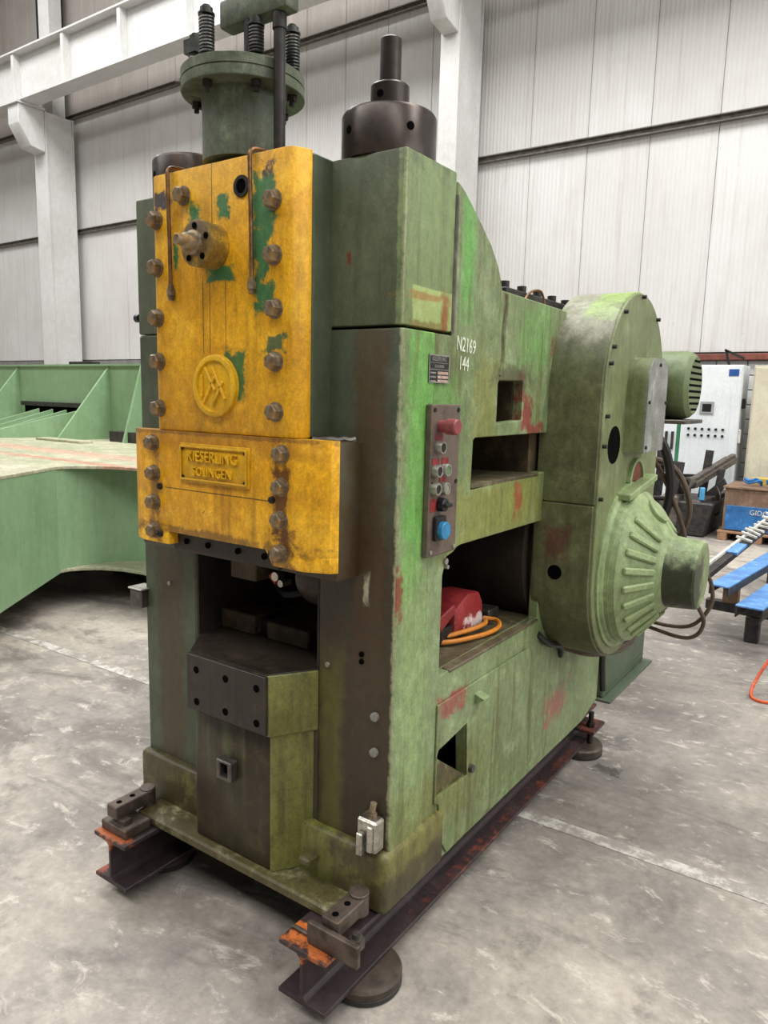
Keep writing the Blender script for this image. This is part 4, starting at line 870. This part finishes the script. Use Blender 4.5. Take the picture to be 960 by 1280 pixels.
t = thing('roller_stand', 'dark greasy machine stand with slanted guide rail before the white cabinet', 'machine', (-.95, 8.3, 0))
b = B(); prism(b, [(-1.30, 0), (-.80, 0), (-.72, .42), (-1.30, .42)], 'y', 7.9, 8.9); add('base', b, M['mach_dark'], t, bevel=.02)
b = box(B(), -1.34, -1.12, 7.85, 8.2, .10, .48); add('gearbox', b, M['mach_grey'], t, bevel=.02)
for (x, y, z1, wv, hv) in ((-1.50, 8.3, 1.05, .10, .06), (-1.25, 8.1, .88, .13, .08), (-.98, 8.5, 1.02, .09, .07), (-.80, 8.4, .80, .07, .09)):
    b = B(); bar(b, (x, y, .05 if x < -1.4 else .40), (x+.04, y+.05, z1), wv, hv, (0, 1, 0)); add('upright', b, M['mach_dark'], t, bevel=.006)
b = B(); bar(b, (-1.02, 8.0, .62), (-.74, 8.9, .90), .17, .07, (0, 0, 1)); bar(b, (-1.0, 8.0, .67), (-.72, 8.9, .95), .06, .05, (0, 0, 1)); add('guide_rail', b, M['mach_grey'], t, bevel=.004)
b = B(); lathe(b, (-1.04, 7.98, .64), (-.3, -1, 0), [(-.1, .075), (.06, .075), (.06, .045), (.0, .045), (.0, 0)], 20); add('roller_head', b, M['mach_grey'], t)
b = B(); bar(b, (-.95, 7.95, .40), (-.72, 8.6, .50), .14, .06, (0, 0, 1)); add('lower_rail', b, M['mach_grey'], t, bevel=.004)
b = B(); prism(b, [(-.96, .40), (-.82, .40), (-.66, .62), (-.70, .70), (-.88, .52)], 'y', 8.25, 8.33); add('brace', b, M['mach_dark'], t, bevel=.004)
b = B(); bar(b, (-1.5, 8.3, .68), (-1.0, 8.3, .70), .05, .05, (0, 0, 1)); add('cross_bar', b, M['mach_dark'], t)
for x, z in ((-1.62, .55), (-1.42, .95), (-1.14, .62)):
    b = box(B(), x-.07, x+.07, 8.15, 8.3, z-.14, z+.06); add('slide_block', b, M['mach_dark'], t, bevel=.01)
b = box(B(), -.905, -.845, 7.96, 8.0, .44, .60); add('blue_tag', b, plain('sky_blue', '4f9fd0', .5), t, bevel=.01)
b = B(); tube(b, [(-.76, 8.2, .60), (-.69, 8.1, .50), (-.69, 8.1, .32), (-.74, 8.2, .25)], .014, 8); add('hose', b, M['hose'], t)

t = thing('pallet', 'worn wooden pallet under the blue and brown crate', 'pallet', (-.25, 8.3, 0))
for x in (-.60, -.22, .16): add('block_row', box(B(), x-.05, x+.05, 7.9, 8.7, 0, .09), M['pallet'], t, bevel=.004)
for k in range(5): add('deck_board', box(B(), -.66, .30, 7.9+.165*k, 8.03+.165*k, .09, .115), M['pallet'], t, bevel=.003)
t = thing('crate', 'wooden crate with a blue painted front standing on the pallet', 'crate', (-.2, 8.3, .115))
b = box(B(), -.62, .28, 7.96, 8.66, .116, .62); add('box', b, M['wood'], t, bevel=.008)
fr = add('blue_front', box(B(), -.59, .26, 7.945, 7.962, .13, .42), M['blue_paint'], t, bevel=.003)
add('lid_board', box(B(), -.64, .30, 7.94, 8.68, .62, .645), M['wood'], t, bevel=.004)
text('lettering', 'GIDC', .085, .001, M['white_plastic'], fr, (-.235, 7.943, .355), ROT_FRONT, .95)
for x, y, r_ in ((-.08, 8.12, .12), (-.36, 8.2, .09)):
    b = B(); tube(b, [(x+r_*math.cos(k*.7), y+r_*math.sin(k*.7), .665+.012*(k % 3)+.003*k) for k in range(17)], .016, 6, 4); tag(add('blue_hose_coil', b, M['blue_paint'], None), 'coiled blue hose on the crate, ' + ('larger coil nearer the right edge' if r_ > .1 else 'smaller coil nearer the cabinet'), 'hose')
b = box(B(), -.42, -.1, 8.4, 8.6, .645, .72); tag(add('yellow_board', b, plain('yellow_wood', 'c8a63c', .6), None, bevel=.004), 'short yellow board lying at the back of the crate lid', 'board')

# blue beams on a trestle at the right edge
def blue_beam(x, y0, L, z, wd, h, yaw, label, dz=0):
    t = thing('blue_beam', label, 'beam', (x, y0, z), 'blue beams on the trestle')
    d = Vector((math.sin(R(yaw)), math.cos(R(yaw)), dz)); a = Vector((x, y0, z)); e = a+d*L
    b = B(); bar(b, a, e, wd, .012, (0, 0, 1)); add('top_plate', b, M['blue_beam'], t, bevel=.002)
    s = d.cross(Vector((0, 0, 1))).normalized()
    for k in (-1, 1):
        b = B(); bar(b, a+s*k*(wd/2-.006)+Vector((0, 0, -h/2)), e+s*k*(wd/2-.006)+Vector((0, 0, -h/2)), .010, h, (0, 0, 1)); add('side_plate', b, M['mach_dark'], t, bevel=.002)
blue_beam(.145, 3.62, 3.0, .42, .125, .06, 6, 'blue painted beam on the trestle, the one farther from the camera')
blue_beam(.345, 3.55, 3.0, .325, .165, .075, 6, 'blue painted beam on the trestle, the nearer and wider one')
t = thing('trestle', 'low dark steel trestle carrying the blue beams', 'trestle', (.35, 4.0, 0))
b = B(); bar(b, (.02, 3.95, .215), (1.2, 3.85, .215), .06, .07); add('cross_beam', b, M['mach_dark'], t, bevel=.004)
for x in (.33, 1.1):
    b = B(); bar(b, (x, 3.93-.08*(x-.33), 0), (x, 3.93-.08*(x-.33), .18), .09, .09, (0, 1, 0)); add('leg', b, M['mach_dark'], t, bevel=.006)
for x, y in ((.175, 3.945), (.38, 5.9)):
    b = box(B(), x-.05, x+.05, y-.04, y+.04, .246, .358); add('packing_block', b, M['wood'], t, bevel=.004)
b = B(); bar(b, (.10, 5.9, .21), (1.3, 5.9, .21), .06, .07); add('cross_beam', b, M['mach_dark'], t, bevel=.004)
for x in (.2, 1.2):
    b = B(); bar(b, (x, 5.9, 0), (x, 5.9, .175), .08, .08, (0, 1, 0)); add('leg', b, M['mach_dark'], t, bevel=.006)
# white cable chain resting beyond the beams
t = thing('cable_chain', 'pale spiky cable chain sloping up behind the blue beams', 'cable chain', (.05, 4.3, .35))
b = B(); bar(b, (-.05, 3.95, .36), (.20, 5.6, .62), .07, .04); add('rail', b, M['mach_dark'], t)
b = B(); bar(b, (-.085, 3.95, .39), (.165, 5.6, .65), .02, .02); add('pale_edge', b, M['white_plastic'], t)
b = B(); bar(b, (.05, 4.55, .475), (.08, 4.78, .513), .09, .02); add('blue_link', b, M['blue_beam'], t)
for k in range(9):
    y = 4.85+.10*k+random.uniform(-.02, .02); x = -.05+.25*(y-3.95)/1.65; z = .36+.26*(y-3.95)/1.65
    b = B(); bar(b, (x-.06, y+.02, z+.05+random.uniform(-.01, .02)), (x+.06, y, z+.03), .02, .02); add('link', b, M['white_plastic'], t, bevel=.003)
b = B(); tube(b, [(.60, 3.2, .32), (.56, 3.05, .22), (.50, 2.95, .08), (.49, 2.86, .012), (.55, 2.80, .006), (.70, 2.86, .006)], .010, 6)
tag(add('lifting_strap', b, M['strap'], None), 'orange lifting strap hanging to the floor at the right edge', 'strap')
